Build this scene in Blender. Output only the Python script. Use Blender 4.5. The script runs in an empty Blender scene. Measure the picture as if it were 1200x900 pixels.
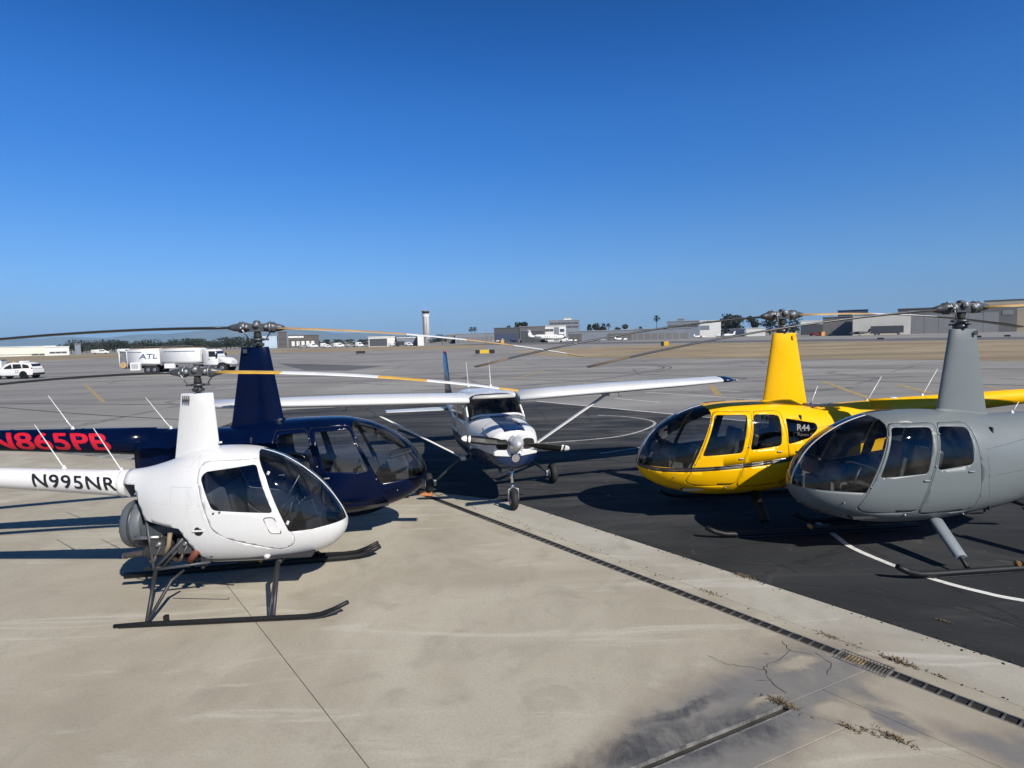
import bpy, bmesh, math, random
from mathutils import Vector, Matrix, Euler
R = math.radians
SC = bpy.context.scene
COL = SC.collection
rnd = random.Random(11)

# ------------------------------------------------------------------ camera
cam_d = bpy.data.cameras.new("camera")
cam = bpy.data.objects.new("camera", cam_d); COL.objects.link(cam)
cam_d.sensor_fit = 'HORIZONTAL'; cam_d.sensor_width = 36.0
cam_d.lens = 706.648 / 1200.0 * 36.0
cam_d.clip_start = 0.05; cam_d.clip_end = 60000
PITCH, ROLL = 0.0767935, 0.0257868
cam.matrix_world = (Matrix.Translation((0, 0, 2.9984)) @ Matrix.Rotation(math.pi / 2 - PITCH, 4, 'X')
                    @ Matrix.Rotation(-ROLL, 4, 'Z'))
SC.camera = cam

# ------------------------------------------------------------------ light
SUN = Vector((0.74, -1.04, 1.0)).normalized()
SUN_EL = math.asin(SUN.z); SUN_AZ = math.atan2(SUN.x, SUN.y)      # azimuth clockwise from +Y
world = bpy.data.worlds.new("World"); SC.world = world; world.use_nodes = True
wn = world.node_tree; wn.nodes.clear()
wo = wn.nodes.new('ShaderNodeOutputWorld'); bg = wn.nodes.new('ShaderNodeBackground')
sky = wn.nodes.new('ShaderNodeTexSky'); sky.sky_type = 'NISHITA'; sky.sun_disc = False
sky.sun_elevation = SUN_EL; sky.sun_rotation = SUN_AZ
sky.air_density = 1.0; sky.dust_density = 0.25; sky.ozone_density = 4.0; sky.altitude = 20
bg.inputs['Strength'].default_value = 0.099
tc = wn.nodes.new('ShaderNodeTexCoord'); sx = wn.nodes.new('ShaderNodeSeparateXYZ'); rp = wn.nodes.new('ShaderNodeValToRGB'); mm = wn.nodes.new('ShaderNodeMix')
wn.links.new(tc.outputs['Generated'], sx.inputs[0]); wn.links.new(sx.outputs['Z'], rp.inputs[0])      # clear, dry air: bluer upwards; unseen zenith dimmed and neutralised to tone the shadows
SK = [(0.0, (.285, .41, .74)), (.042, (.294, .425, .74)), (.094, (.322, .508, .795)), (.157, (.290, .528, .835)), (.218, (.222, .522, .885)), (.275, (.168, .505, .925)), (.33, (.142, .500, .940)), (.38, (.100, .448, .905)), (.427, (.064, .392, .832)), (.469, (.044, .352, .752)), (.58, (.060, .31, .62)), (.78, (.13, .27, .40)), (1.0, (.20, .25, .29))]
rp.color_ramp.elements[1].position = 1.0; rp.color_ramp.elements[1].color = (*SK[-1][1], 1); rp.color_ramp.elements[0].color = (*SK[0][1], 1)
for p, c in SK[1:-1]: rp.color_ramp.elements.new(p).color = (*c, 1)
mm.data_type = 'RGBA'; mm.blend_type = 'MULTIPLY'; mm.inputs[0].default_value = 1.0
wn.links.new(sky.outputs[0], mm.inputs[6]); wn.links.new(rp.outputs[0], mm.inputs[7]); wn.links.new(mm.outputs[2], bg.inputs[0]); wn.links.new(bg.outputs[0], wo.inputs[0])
sun_d = bpy.data.lights.new("sun", 'SUN'); sun_d.energy = 4.6; sun_d.angle = R(0.53); sun_d.color = (1.0, 0.945, 0.865)
sun = bpy.data.objects.new("sun", sun_d); COL.objects.link(sun)
sun.rotation_euler = SUN.to_track_quat('Z', 'Y').to_euler(); sun.location = (20, -30, 30)
SC.view_settings.view_transform = 'Standard'; SC.view_settings.look = 'None'
SC.view_settings.exposure = 0.46; SC.view_settings.gamma = 1.0; SC.view_settings.use_curve_mapping = False
SC.cycles.max_bounces = 8; SC.cycles.transparent_max_bounces = 24; SC.cycles.caustics_reflective = False
SC.cycles.caustics_refractive = False

# ------------------------------------------------------------------ materials
class N:
    """small wrapper round a node tree"""
    def __init__(s, name):
        s.m = bpy.data.materials.new(name); s.m.use_nodes = True
        s.t = s.m.node_tree; s.t.nodes.clear()
        s.out = s.t.nodes.new('ShaderNodeOutputMaterial')
    def n(s, typ, props=None, **ins):
        nd = s.t.nodes.new(typ)
        for k, v in (props or {}).items(): setattr(nd, k, v)
        for k, v in ins.items():
            key = int(k[1:]) if k[0] == 'i' and k[1:].isdigit() else k.replace('_', ' ')
            s.set(nd.inputs[key], v)
        return nd
    def set(s, sock, v):
        if isinstance(v, bpy.types.NodeSocket): s.t.links.new(v, sock)
        elif isinstance(v, bpy.types.Node): s.t.links.new(v.outputs[0], sock)
        else:
            if sock.type == 'RGBA' and len(v) == 3: v = (*v, 1)
            sock.default_value = v
    def pos(s): return s.n('ShaderNodeNewGeometry').outputs['Position']
    def obj(s): return s.n('ShaderNodeTexCoord').outputs['Object']
    def noise(s, vec, scale, detail=4, rough=.55, dist=0.0):
        return s.n('ShaderNodeTexNoise', Vector=vec, Scale=scale, Detail=detail, Roughness=rough, Distortion=dist).outputs['Fac']
    def mapv(s, vec, scale=(1, 1, 1), rot=(0, 0, 0), loc=(0, 0, 0)):
        return s.n('ShaderNodeMapping', Vector=vec, Scale=scale, Rotation=rot, Location=loc).outputs[0]
    def ma(s, op, a, b=0.0, c=None, clamp=False):
        nd = s.n('ShaderNodeMath', {'operation': op, 'use_clamp': clamp}, i0=a, i1=b)
        if c is not None: s.set(nd.inputs[2], c)
        return nd.outputs[0]
    def step(s, v, lo, hi, a=0.0, b=1.0):
        return s.n('ShaderNodeMapRange', {'interpolation_type': 'SMOOTHSTEP'}, i0=v, i1=lo, i2=hi, i3=a, i4=b).outputs[0]
    def mix(s, f, a, b, mode='MIX'):
        nd = s.t.nodes.new('ShaderNodeMix'); nd.data_type = 'RGBA'; nd.blend_type = mode
        s.set(nd.inputs[0], f); s.set(nd.inputs[6], a); s.set(nd.inputs[7], b)
        return nd.outputs[2]
    def bump(s, h, strength=.3, dist=.01):
        return s.n('ShaderNodeBump', Height=h, Strength=strength, Distance=dist).outputs[0]
    def bsdf(s, **k):
        b = s.n('ShaderNodeBsdfPrincipled', None, **k)
        s.t.links.new(b.outputs[0], s.out.inputs[0]); return b

MATS = {}
def paint(name, col, rough=.3, metal=0.0, var=.06, scale=3.0, coat=0.0, bump=0.0, bscale=60.0, grime=0.0):
    if name in MATS: return MATS[name]
    w = N(name); p = w.obj()
    f = w.noise(p, scale, 5); g = w.noise(p, scale * 9, 3)
    f = w.ma('ADD', w.ma('MULTIPLY', f, .7), w.ma('MULTIPLY', g, .3))
    lo = tuple(c * (1 - var * 2) for c in col); hi = tuple(min(1, c * (1 + var * 1.4)) for c in col)
    c = w.mix(w.step(f, .3, .7), lo, hi)
    if grime:
        gs = w.noise(w.mapv(p, (7, 7, .9)), 1.0, 6, .7, .6); c = w.mix(w.ma('MULTIPLY', w.step(gs, .52, .78), grime), c, tuple(x * .55 + .02 for x in col))
        c = w.mix(w.ma('MULTIPLY', w.step(w.noise(p, 46, 2, .5), .70, .78), grime * 1.5), c, tuple(x * .4 for x in col))
    r = w.step(f, .3, .7, max(.02, rough - .06), min(1, rough + .08))
    k = dict(Base_Color=c, Roughness=r, Metallic=metal)
    if coat: k['Coat_Weight'] = coat; k['Coat_Roughness'] = .06
    if bump: k['Normal'] = w.bump(w.noise(p, bscale, 3), bump, .004)
    w.bsdf(**k); MATS[name] = w.m; return w.m

def glass(name, tint, spec=1.0):
    if name in MATS: return MATS[name]
    w = N(name); p = w.obj()
    t = w.n('ShaderNodeBsdfTransparent', Color=tint)
    g = w.n('ShaderNodeBsdfGlossy', Color=(spec, spec, spec), Roughness=.02)
    smear = w.n('ShaderNodeBsdfDiffuse', Color=(.6, .6, .58))
    fr = w.n('ShaderNodeFresnel', IOR=1.5).outputs[0]
    dust = w.ma('MULTIPLY', w.step(w.noise(p, 4, 6), .45, .8), .03)
    a = w.n('ShaderNodeMixShader', None, i0=dust, i1=t.outputs[0], i2=smear.outputs[0])
    b = w.n('ShaderNodeMixShader', None, i0=fr, i1=a.outputs[0], i2=g.outputs[0])
    w.t.links.new(b.outputs[0], w.out.inputs[0]); MATS[name] = w.m; return w.m

white = paint('white_paint', (.60, .598, .585), .30, coat=.3, var=.012, scale=1.5, grime=.16)
yellow = paint('yellow_paint', (.78, .425, .001), .30, coat=.04, var=.02, grime=.10)
yellow.node_tree.nodes['Principled BSDF'].inputs['Specular IOR Level'].default_value = .25
navy = paint('navy_paint', (.0008, .0042, .0235), .20, coat=.0, var=.1)
navy.node_tree.nodes['Principled BSDF'].inputs['Specular IOR Level'].default_value = .14
grey = paint('grey_paint', (.140, .158, .160), .46, coat=.0, var=.008, scale=1.2, grime=.10)
black = paint('black_paint', (.010, .0105, .011), .5)
satin = paint('black_satin', (.022, .023, .025), .5)
black.node_tree.nodes['Principled BSDF'].inputs['Specular IOR Level'].default_value = .28
rubber = paint('rubber', (.014, .014, .014), .75, bump=.3)
dark_in = paint('cabin_interior', (.022, .022, .024), .7)
leather = paint('seat_leather', (.035, .034, .034), .5, bump=.2)
seat_grey = paint('seat_cloth', (.10, .10, .10), .7)
metal = paint('bare_metal', (.34, .34, .345), .46, .85, var=.15, scale=20)
steel = paint('dark_steel', (.075, .08, .085), .4, .6, var=.15, scale=15)
hubgrey = paint('hub_grey', (.060, .066, .070), .42, .1, var=.15, scale=15)
chrome = paint('chrome', (.75, .75, .76), .12, 1.0)
orange_rubber = paint('red_hose', (.15, .040, .022), .6, var=.2)
bladeblack = paint('blade_black', (.02, .021, .023), .35, var=.15)
bladetan = paint('blade_tan', (.50, .31, .10), .4, var=.12)
bladeyel = paint('blade_yellow', (.62, .36, .04), .4, var=.12)
bladewhite = paint('blade_white', (.72, .71, .68), .35, var=.05)
red = paint('registration_red', (.45, .006, .022), .35, var=.04)
blackprint = paint('registration_black', (.012, .012, .014), .35)
greyprint = paint('print_grey', (.30, .30, .31), .4)
blueprint = paint('print_blue', (.08, .12, .22), .5)
planeblue = paint('stripe_blue', (.005, .017, .058), .25, coat=.2)
silver = paint('spinner_silver', (.62, .63, .65), .3, .5)
brass = paint('brass', (.55, .30, .10), .35, .8)
gl_clear = glass('clear_acrylic', (.94, .955, .965))
gl_tint = glass('tinted_acrylic', (.80, .825, .85))
gl_dark = glass('dark_acrylic', (.20, .23, .28))
gl_blue = glass('blue_acrylic', (.66, .72, .80))
headlight = paint('lamp_lens', (.7, .7, .68), .08, .3)

# ------------------------------------------------------------------ object helpers
def link(o, parent=None):
    COL.objects.link(o)
    if parent is not None: o.parent = parent
    return o
def tag(o, label=None, cat=None, group=None, kind=None):
    if label: o['label'] = label
    if cat: o['category'] = cat
    if group: o['group'] = group
    if kind: o['kind'] = kind
    return o
def thing(name, label, cat, loc=(0, 0, 0), rz=0.0, group=None):
    o = bpy.data.objects.new(name, None); COL.objects.link(o)
    o.location = loc; o.rotation_euler = (0, 0, rz); o.empty_display_size = .2
    return tag(o, label, cat, group)

class G:
    """collects primitives into one mesh"""
    def __init__(s): s.v = []; s.f = []; s.mi = []; s.sm = []
    def add(s, v, f, mi=0, smooth=False):
        b = len(s.v); s.v += [tuple(p) for p in v]; s.f += [[i + b for i in q] for q in f]
        s.mi += [mi] * len(f); s.sm += [smooth] * len(f); return s
    def box(s, c, d, mi=0, rz=0.0, ry=0.0, rx=0.0, taper=1.0):
        m = Euler((rx, ry, rz)).to_matrix(); v = []
        for z in (-.5, .5):
            k = taper if z > 0 else 1.0
            for x, y in ((-.5, -.5), (.5, -.5), (.5, .5), (-.5, .5)):
                v.append(Vector(c) + m @ Vector((x * d[0] * k, y * d[1] * k, z * d[2])))
        return s.add(v, [[3, 2, 1, 0], [4, 5, 6, 7], [0, 1, 5, 4], [1, 2, 6, 5], [2, 3, 7, 6], [3, 0, 4, 7]], mi)
    def tube(s, pts, r, n=10, mi=0, caps=True, smooth=True):
        pts = [Vector(p) for p in pts]; k = len(pts)
        rr = r if isinstance(r, (list, tuple)) else [r] * k
        up = None; v = []
        for i, p in enumerate(pts):
            d = (pts[min(i + 1, k - 1)] - pts[max(i - 1, 0)]).normalized()
            if up is None:
                up = Vector((0, 0, 1)) if abs(d.z) < .9 else Vector((1, 0, 0))
            a = d.cross(up).normalized(); b = a.cross(d).normalized(); up = b
            for j in range(n):
                t = 2 * math.pi * j / n
                v.append(p + (a * math.cos(t) + b * math.sin(t)) * rr[i])
        f = [[i * n + j, i * n + (j + 1) % n, (i + 1) * n + (j + 1) % n, (i + 1) * n + j] for i in range(k - 1) for j in range(n)]
        s.add(v, f, mi, smooth)
        if caps:
            b = len(s.v) - len(v)
            for q in (list(range(n))[::-1], [(k - 1) * n + j for j in range(n)]):
                s.f.append([b + i for i in q]); s.mi.append(mi); s.sm.append(False)
        return s
    def lathe(s, o, ax, prof, n=20, mi=0, smooth=True):
        ax = Vector(ax).normalized(); o = Vector(o)
        return s.tube([o + ax * a for a, _ in prof], [max(r, 1e-4) for _, r in prof], n, mi, True, smooth)
    def prism(s, poly, z0, z1, mi=0, frame=None):
        """poly in (a,b), extruded along c; frame = (origin, A, B, Cc)"""
        o, A, B, Cc = frame or (Vector((0, 0, 0)), Vector((1, 0, 0)), Vector((0, 1, 0)), Vector((0, 0, 1)))
        n = len(poly); v = [o + A * a + B * b + Cc * z0 for a, b in poly] + [o + A * a + B * b + Cc * z1 for a, b in poly]
        f = [list(range(n))[::-1], [n + i for i in range(n)]] + [[i, (i + 1) % n, n + (i + 1) % n, n + i] for i in range(n)]
        return s.add(v, f, mi)
    def rings(s, rings, mi=0, smooth=True, caps=True):
        n = len(rings[0]); v = [p for r in rings for p in r]
        f = [[i * n + j, i * n + (j + 1) % n, (i + 1) * n + (j + 1) % n, (i + 1) * n + j] for i in range(len(rings) - 1) for j in range(n)]
        s.add(v, f, mi, smooth)
        if caps:
            b = len(s.v) - len(v)
            for q in (list(range(n))[::-1], [(len(rings) - 1) * n + j for j in range(n)]):
                s.f.append([b + i for i in q]); s.mi.append(mi); s.sm.append(False)
        return s
    def mesh(s, name, mats):
        me = bpy.data.meshes.new(name); me.from_pydata(s.v, [], s.f)
        for m in (mats if isinstance(mats, (list, tuple)) else [mats]): me.materials.append(m)
        for p, mi, sm in zip(me.polygons, s.mi, s.sm): p.material_index = mi; p.use_smooth = sm
        bm = bmesh.new(); bm.from_mesh(me); bmesh.ops.recalc_face_normals(bm, faces=bm.faces); bm.to_mesh(me); bm.free()
        me.update(); return me
    def obj(s, name, mats, parent=None, bevel=0.0, subsurf=0):
        o = bpy.data.objects.new(name, s.mesh(name, mats)); link(o, parent)
        if bevel:
            b = o.modifiers.new('bevel', 'BEVEL'); b.width = bevel; b.segments = 2; b.limit_method = 'ANGLE'; b.angle_limit = R(40)
        if subsurf:
            b = o.modifiers.new('sub', 'SUBSURF'); b.levels = subsurf; b.render_levels = subsurf
        return o

def pchip(xs, ys):
    n = len(xs); h = [xs[i + 1] - xs[i] for i in range(n - 1)]; d = [(ys[i + 1] - ys[i]) / h[i] for i in range(n - 1)]
    m = [d[0]] + [0 if d[i - 1] * d[i] <= 0 else 2 * d[i - 1] * d[i] / (d[i - 1] + d[i]) for i in range(1, n - 1)] + [d[-1]]
    # softer (Catmull-Rom) tangents away from extrema
    for i in range(1, n - 1):
        if d[i - 1] * d[i] > 0:
            c = (ys[i + 1] - ys[i - 1]) / (xs[i + 1] - xs[i - 1])
            m[i] = max(-3 * min(abs(d[i - 1]), abs(d[i])), min(3 * min(abs(d[i - 1]), abs(d[i])), c))
    def f(x):
        if x <= xs[0]: return ys[0]
        if x >= xs[-1]: return ys[-1]
        i = 0
        while x > xs[i + 1]: i += 1
        t = (x - xs[i]) / h[i]; t2 = t * t; t3 = t2 * t
        return (2 * t3 - 3 * t2 + 1) * ys[i] + (t3 - 2 * t2 + t) * h[i] * m[i] + (-2 * t3 + 3 * t2) * ys[i + 1] + (t3 - t2) * h[i] * m[i + 1]
    return f

class Loft:
    """fuselage: rows of (x, z_top, z_bottom, half_width, z_widest, upper exponent, lower exponent), nose first"""
    def __init__(s, rows):
        s.nose = rows[0][0]; s.tail = rows[-1][0]
        ps = [math.sqrt(s.nose - r[0]) for r in rows]
        s.fn = [pchip(ps, [r[k] for r in rows]) for k in range(1, 7)]
    def at(s, x):
        p = math.sqrt(max(0, s.nose - x)); return [f(p) for f in s.fn]
    def pt(s, x, t):
        zt, zb, hw, zw, nu, nl = s.at(x); c, q = math.cos(t), math.sin(t)
        n = nu if q >= 0 else nl
        y = hw * math.copysign(abs(c) ** (2 / n), c)
        z = zw + ((zt - zw) if q >= 0 else (zw - zb)) * math.copysign(abs(q) ** (2 / n), q)
        return Vector((x, y, z))
    def y(s, x, z):
        zt, zb, hw, zw, nu, nl = s.at(x)
        if z >= zw: k = (z - zw) / max(1e-6, zt - zw); n = nu
        else: k = (zw - z) / max(1e-6, zw - zb); n = nl
        return hw * max(0, 1 - min(1, k) ** n) ** (1 / n)
    def ztop(s, x, y):
        zt, zb, hw, zw, nu, nl = s.at(x); return zw + (zt - zw) * max(0, 1 - min(1, abs(y) / hw) ** nu) ** (1 / nu)
    def bm(s, nx=84, nr=72, x_end=None):
        bm = bmesh.new(); smax = math.sqrt(s.nose - (x_end if x_end is not None else s.tail)); rs = []
        for i in range(nx + 1):
            x = s.nose - (smax * max(i, .12) / nx) ** 2
            rs.append([bm.verts.new(s.pt(x, 2 * math.pi * (j + .5) / nr)) for j in range(nr)])
        for a, b in zip(rs, rs[1:]):
            for j in range(nr): bm.faces.new((a[j], a[(j + 1) % nr], b[(j + 1) % nr], b[j]))
        bm.faces.new(rs[0][::-1]); bm.faces.new(rs[-1])
        bmesh.ops.recalc_face_normals(bm, faces=bm.faces)
        return bm

def rpoly(pts, r=.05, n=3):
    out = []; k = len(pts)
    for i in range(k):
        p = Vector(pts[i]); a = Vector(pts[i - 1]); b = Vector(pts[(i + 1) % k])
        q = min(r, (a - p).length * .45, (b - p).length * .45)
        p0 = p + (a - p).normalized() * q; p1 = p + (b - p).normalized() * q
        for j in range(n + 1):
            t = j / n; out.append(tuple(p0 * (1 - t) ** 2 + p * 2 * t * (1 - t) + p1 * t * t))
    return out
def inside(poly, x, z):
    c = False; n = len(poly)
    for i in range(n):
        x1, z1 = poly[i]; x2, z2 = poly[(i + 1) % n]
        if (z1 > z) != (z2 > z) and x < (x2 - x1) * (z - z1) / (z2 - z1) + x1: c = not c
    return c
def grow(poly, d):
    n = len(poly); out = []
    area = sum(poly[i][0] * poly[(i + 1) % n][1] - poly[(i + 1) % n][0] * poly[i][1] for i in range(n)); sg = 1 if area > 0 else -1
    for i in range(n):
        p = Vector(poly[i]); e1 = Vector((0, 0)); e2 = Vector((0, 0)); k = 1
        while e1.length < 1e-6: e1 = p - Vector(poly[i - k]); k += 1
        k = 1
        while e2.length < 1e-6: e2 = Vector(poly[(i + k) % n]) - p; k += 1
        e1.normalize(); e2.normalize()
        m = (Vector((e1.y, -e1.x)) + Vector((e2.y, -e2.x))) * sg
        m.normalize(); c = max(.5, m.dot(Vector((e1.y, -e1.x)) * sg)); out.append(tuple(p + m * d / c))
    return out
def cut(bm, poly, side=0, closed=True):
    """cut the shell along the polygon's edges, each edge a plane through it parallel to y"""
    n = len(poly)
    for i in range(n if closed else n - 1):
        a = Vector(poly[i]); b = Vector(poly[(i + 1) % n]); d = b - a
        if d.length < 1e-5: continue
        lo = (min(a.x, b.x) - .02, min(a.y, b.y) - .02); hi = (max(a.x, b.x) + .02, max(a.y, b.y) + .02)
        fs = []
        for f in bm.faces:
            xs = [v.co.x for v in f.verts]
            if min(xs) > hi[0] or max(xs) < lo[0]: continue
            zs = [v.co.z for v in f.verts]
            if min(zs) > hi[1] or max(zs) < lo[1]: continue
            if side and f.calc_center_median().y * side < -.02: continue
            fs.append(f)
        if not fs: continue
        ed = {e for f in fs for e in f.edges}; vs = {v for f in fs for v in f.verts}
        bmesh.ops.bisect_plane(bm, geom=list(fs) + list(ed) + list(vs), dist=1e-5, plane_co=(a.x, 0, a.y), plane_no=Vector((d.y, 0, -d.x)).normalized())
def cut_y(bm, y, test):
    fs = [f for f in bm.faces if test(f.calc_center_median())]
    ed = {e for f in fs for e in f.edges}; vs = {v for f in fs for v in f.verts}
    bmesh.ops.bisect_plane(bm, geom=list(fs) + list(ed) + list(vs), dist=1e-5, plane_co=(0, y, 0), plane_no=(0, 1, 0))
def classify(bm, fn):
    out = {}
    for f in bm.faces:
        k = fn(f.calc_center_median())
        if k: out.setdefault(k, []).append(f)
    return out
def shell(faces, name, mat, parent, thick=.016, inner=None, offset=0.0):
    vm = {}; vs = []; fs = []
    for f in faces:
        q = []
        for v in f.verts:
            if v not in vm: vm[v] = len(vs); vs.append(v.co + v.normal * offset)
            q.append(vm[v])
        fs.append(q)
    me = bpy.data.meshes.new(name); me.from_pydata(vs, [], fs); me.materials.append(mat)
    if inner: me.materials.append(inner)
    for p in me.polygons: p.use_smooth = True
    me.update(); o = bpy.data.objects.new(name, me); link(o, parent)
    if thick:
        s = o.modifiers.new('thickness', 'SOLIDIFY'); s.thickness = thick; s.offset = -1
        if inner: s.material_offset = 1; s.material_offset_rim = 0
    return o

def text_bm(body, height, shear=0.0, fat=0.0, width=1.0, space=1.0, seg=.03):
    cu = bpy.data.curves.new('txt', 'FONT'); cu.body = body; cu.shear = shear; cu.space_character = space
    ob = bpy.data.objects.new('txt', cu); COL.objects.link(ob); bpy.context.view_layer.update()
    me = bpy.data.meshes.new_from_object(ob.evaluated_get(bpy.context.evaluated_depsgraph_get()))
    bpy.data.objects.remove(ob); bpy.data.curves.remove(cu)
    bm = bmesh.new(); bm.from_mesh(me); bpy.data.meshes.remove(me)
    x0 = min(v.co.x for v in bm.verts); z0 = min(v.co.y for v in bm.verts); z1 = max(v.co.y for v in bm.verts)
    k = height / (z1 - z0)
    for v in bm.verts: v.co = Vector(((v.co.x - x0) * k * width, (v.co.y - z0) * k, 0))
    bmesh.ops.triangulate(bm, faces=bm.faces)
    for _ in range(4):
        es = [e for e in bm.edges if e.calc_length() > seg]
        if not es: break
        bmesh.ops.subdivide_edges(bm, edges=es, cuts=1); bmesh.ops.triangulate(bm, faces=bm.faces)
    if fat:                                   # bold: overlaid copies, each a hair further out
        f = fat * height
        src = list(bm.faces)
        for n, (a, b) in enumerate(((f, 0), (-f, 0), (0, f * .8), (0, -f * .8), (f * .7, f * .6), (-f * .7, -f * .6), (f * .7, -f * .6), (-f * .7, f * .6))):
            d = bmesh.ops.duplicate(bm, geom=src)
            for v in d['geom']:
                if isinstance(v, bmesh.types.BMVert): v.co += Vector((a, b, .00025 * (n + 1)))
    return bm
def text(name, body, height, fmap, mat, parent, **k):
    bm = text_bm(body, height, **k)
    for v in bm.verts: v.co = Vector(fmap(v.co.x, v.co.y)) + OUT(fmap, v.co) * v.co.z
    me = bpy.data.meshes.new(name); bm.to_mesh(me); bm.free(); me.materials.append(mat)
    return link(bpy.data.objects.new(name, me), parent)
def OUT(fmap, c):
    if c.z == 0: return Vector((0, 0, 0))
    p = Vector(fmap(c.x, c.y)); a = Vector(fmap(c.x + .01, c.y)) - p; b = Vector(fmap(c.x, c.y + .01)) - p
    return a.cross(b).normalized()
def text_w(body, height, **k):
    bm = text_bm(body, height, **k); w = max(v.co.x for v in bm.verts); bm.free(); return w

# ================================================================== GROUND
ET = Vector((.611, -.792)); EN = Vector((.792, .611))
def tn(t, n): return ET * t + EN * n

def mat_concrete(nm='apron_concrete', tint=None):
    w = N(nm); p = w.pos()
    big = w.noise(p, .32, 6, .6, .6); mid = w.noise(p, 1.7, 6, .62, .8); fine = w.noise(p, 38, 4, .7)
    st = w.noise(w.mapv(p, (.35, 2.2, 1), (0, 0, R(-14))), 1.0, 6, .62, 1.2)
    c = w.mix(w.step(big, .32, .68), (.305, .268, .200), (.425, .390, .308))
    c = w.mix(w.ma('MULTIPLY', w.step(mid, .46, .72), .60), c, (.266, .236, .180))
    c = w.mix(w.ma('MULTIPLY', w.step(st, .55, .68), .55), c, (.488, .456, .380))
    c = w.mix(w.ma('MULTIPLY', w.step(fine, .4, .75), .35), c, (.20, .18, .15))
    warp = w.n('ShaderNodeTexNoise', Vector=p, Scale=2.6, Detail=6, Roughness=.65).outputs['Color']
    off = w.n('ShaderNodeVectorMath', {'operation': 'SUBTRACT'}, i0=warp, i1=(.5, .5, .5)).outputs[0]
    off = w.n('ShaderNodeVectorMath', {'operation': 'SCALE'}, i0=off, Scale=.42).outputs[0]
    q = w.n('ShaderNodeVectorMath', {'operation': 'ADD'}, i0=p, i1=off).outputs[0]
    def ell(cx, cy, rx, ry, rot, lo=.72, hi=1.12):
        d = w.n('ShaderNodeVectorMath', {'operation': 'SUBTRACT'}, i0=q, i1=(cx, cy, 0)).outputs[0]
        d = w.mapv(d, (1, 1, 0), (0, 0, R(-rot)))
        d = w.n('ShaderNodeVectorMath', {'operation': 'MULTIPLY'}, i0=d, i1=(1 / rx, 1 / ry, 0)).outputs[0]
        l = w.n('ShaderNodeVectorMath', {'operation': 'LENGTH'}, i0=d).outputs[1]
        return w.step(l, lo, hi, 1, 0)
    def mx(*a):
        r = a[0]
        for b in a[1:]: r = w.ma('MAXIMUM', r, b)
        return r
    strk = w.noise(w.mapv(p, (5, 1.6, 1), (0, 0, R(-38))), 1.0, 7, .75, 1.4); blot = w.noise(p, 2.2, 7, .7, 1.0)
    wet = mx(ell(1.62, 4.42, 2.0, .60, 37, .55, 1.2), ell(2.45, 5.0, .85, .50, 38, .5, 1.15), ell(2.95, 4.95, .45, .40, -40, .5, 1.2), ell(3.60, 3.95, .75, .34, -50, .5, 1.2), ell(2.85, 4.42, .30, .12, -50, .5, 1.2))
    dry = mx(ell(2.52, 5.22, .26, .12, 25, .5, 1.15), ell(2.47, 4.55, .20, .12, 5, .5, 1.15), ell(3.28, 4.62, .55, .27, -52, .55, 1.15), ell(2.62, 3.98, .62, .20, -30, .5, 1.2), ell(1.98, 4.70, .20, .06, 25, .4, 1.2))
    wet = w.ma('MULTIPLY', wet, w.ma('SUBTRACT', 1.0, w.ma('MULTIPLY', dry, .92)))
    c = w.mix(w.ma('MULTIPLY', wet, w.step(blot, .2, .7, .62, .92)), c, (.128, .126, .126))
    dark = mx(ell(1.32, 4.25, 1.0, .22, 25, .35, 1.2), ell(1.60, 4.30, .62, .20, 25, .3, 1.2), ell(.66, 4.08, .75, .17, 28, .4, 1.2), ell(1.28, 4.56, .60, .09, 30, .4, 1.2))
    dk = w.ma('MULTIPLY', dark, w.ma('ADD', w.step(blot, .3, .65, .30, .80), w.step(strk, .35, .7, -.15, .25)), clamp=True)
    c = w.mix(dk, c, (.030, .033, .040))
    edge = w.ma('MULTIPLY', w.ma('MULTIPLY', wet, w.ma('SUBTRACT', 1.0, wet)), 2.2)
    c = w.mix(w.ma('MULTIPLY', edge, .40), c, (.27, .21, .135))
    if tint: c = w.mix(1.0, c, tint, 'MULTIPLY')
    vn = w.n('ShaderNodeTexVoronoi', Vector=p, Scale=1.15); dd = w.ma('ADD', vn.outputs['Distance'], w.ma('MULTIPLY', w.ma('SUBTRACT', mid, .5), .05))
    sel = w.step(w.n('ShaderNodeSeparateColor', i0=vn.outputs['Color']).outputs[0], .62, .66)
    c = w.mix(w.ma('MULTIPLY', w.ma('MULTIPLY', w.step(dd, .012, .045, 1, 0), sel), .55), c, (.09, .08, .068))
    arc = w.n('ShaderNodeVectorMath', {'operation': 'LENGTH'}, i0=w.n('ShaderNodeVectorMath', {'operation': 'SUBTRACT'}, i0=q, i1=(-3.6, 9.0, 0)).outputs[0]).outputs[1]
    ty = w.ma('MAXIMUM', w.step(w.ma('ABSOLUTE', w.ma('SUBTRACT', arc, 5.2)), .0, .12, 1, 0), w.step(w.ma('ABSOLUTE', w.ma('SUBTRACT', arc, 6.7)), .0, .12, 1, 0))
    c = w.mix(w.ma('MULTIPLY', ty, w.step(mid, .40, .65, 0, .22)), c, (.16, .145, .12))
    rr = w.step(fine, .3, .7, .8, .95)
    w.bsdf(Base_Color=c, Roughness=rr, Normal=w.bump(w.ma('ADD', fine, w.ma('MULTIPLY', mid, .6)), .22, .006)); return w.m
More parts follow.
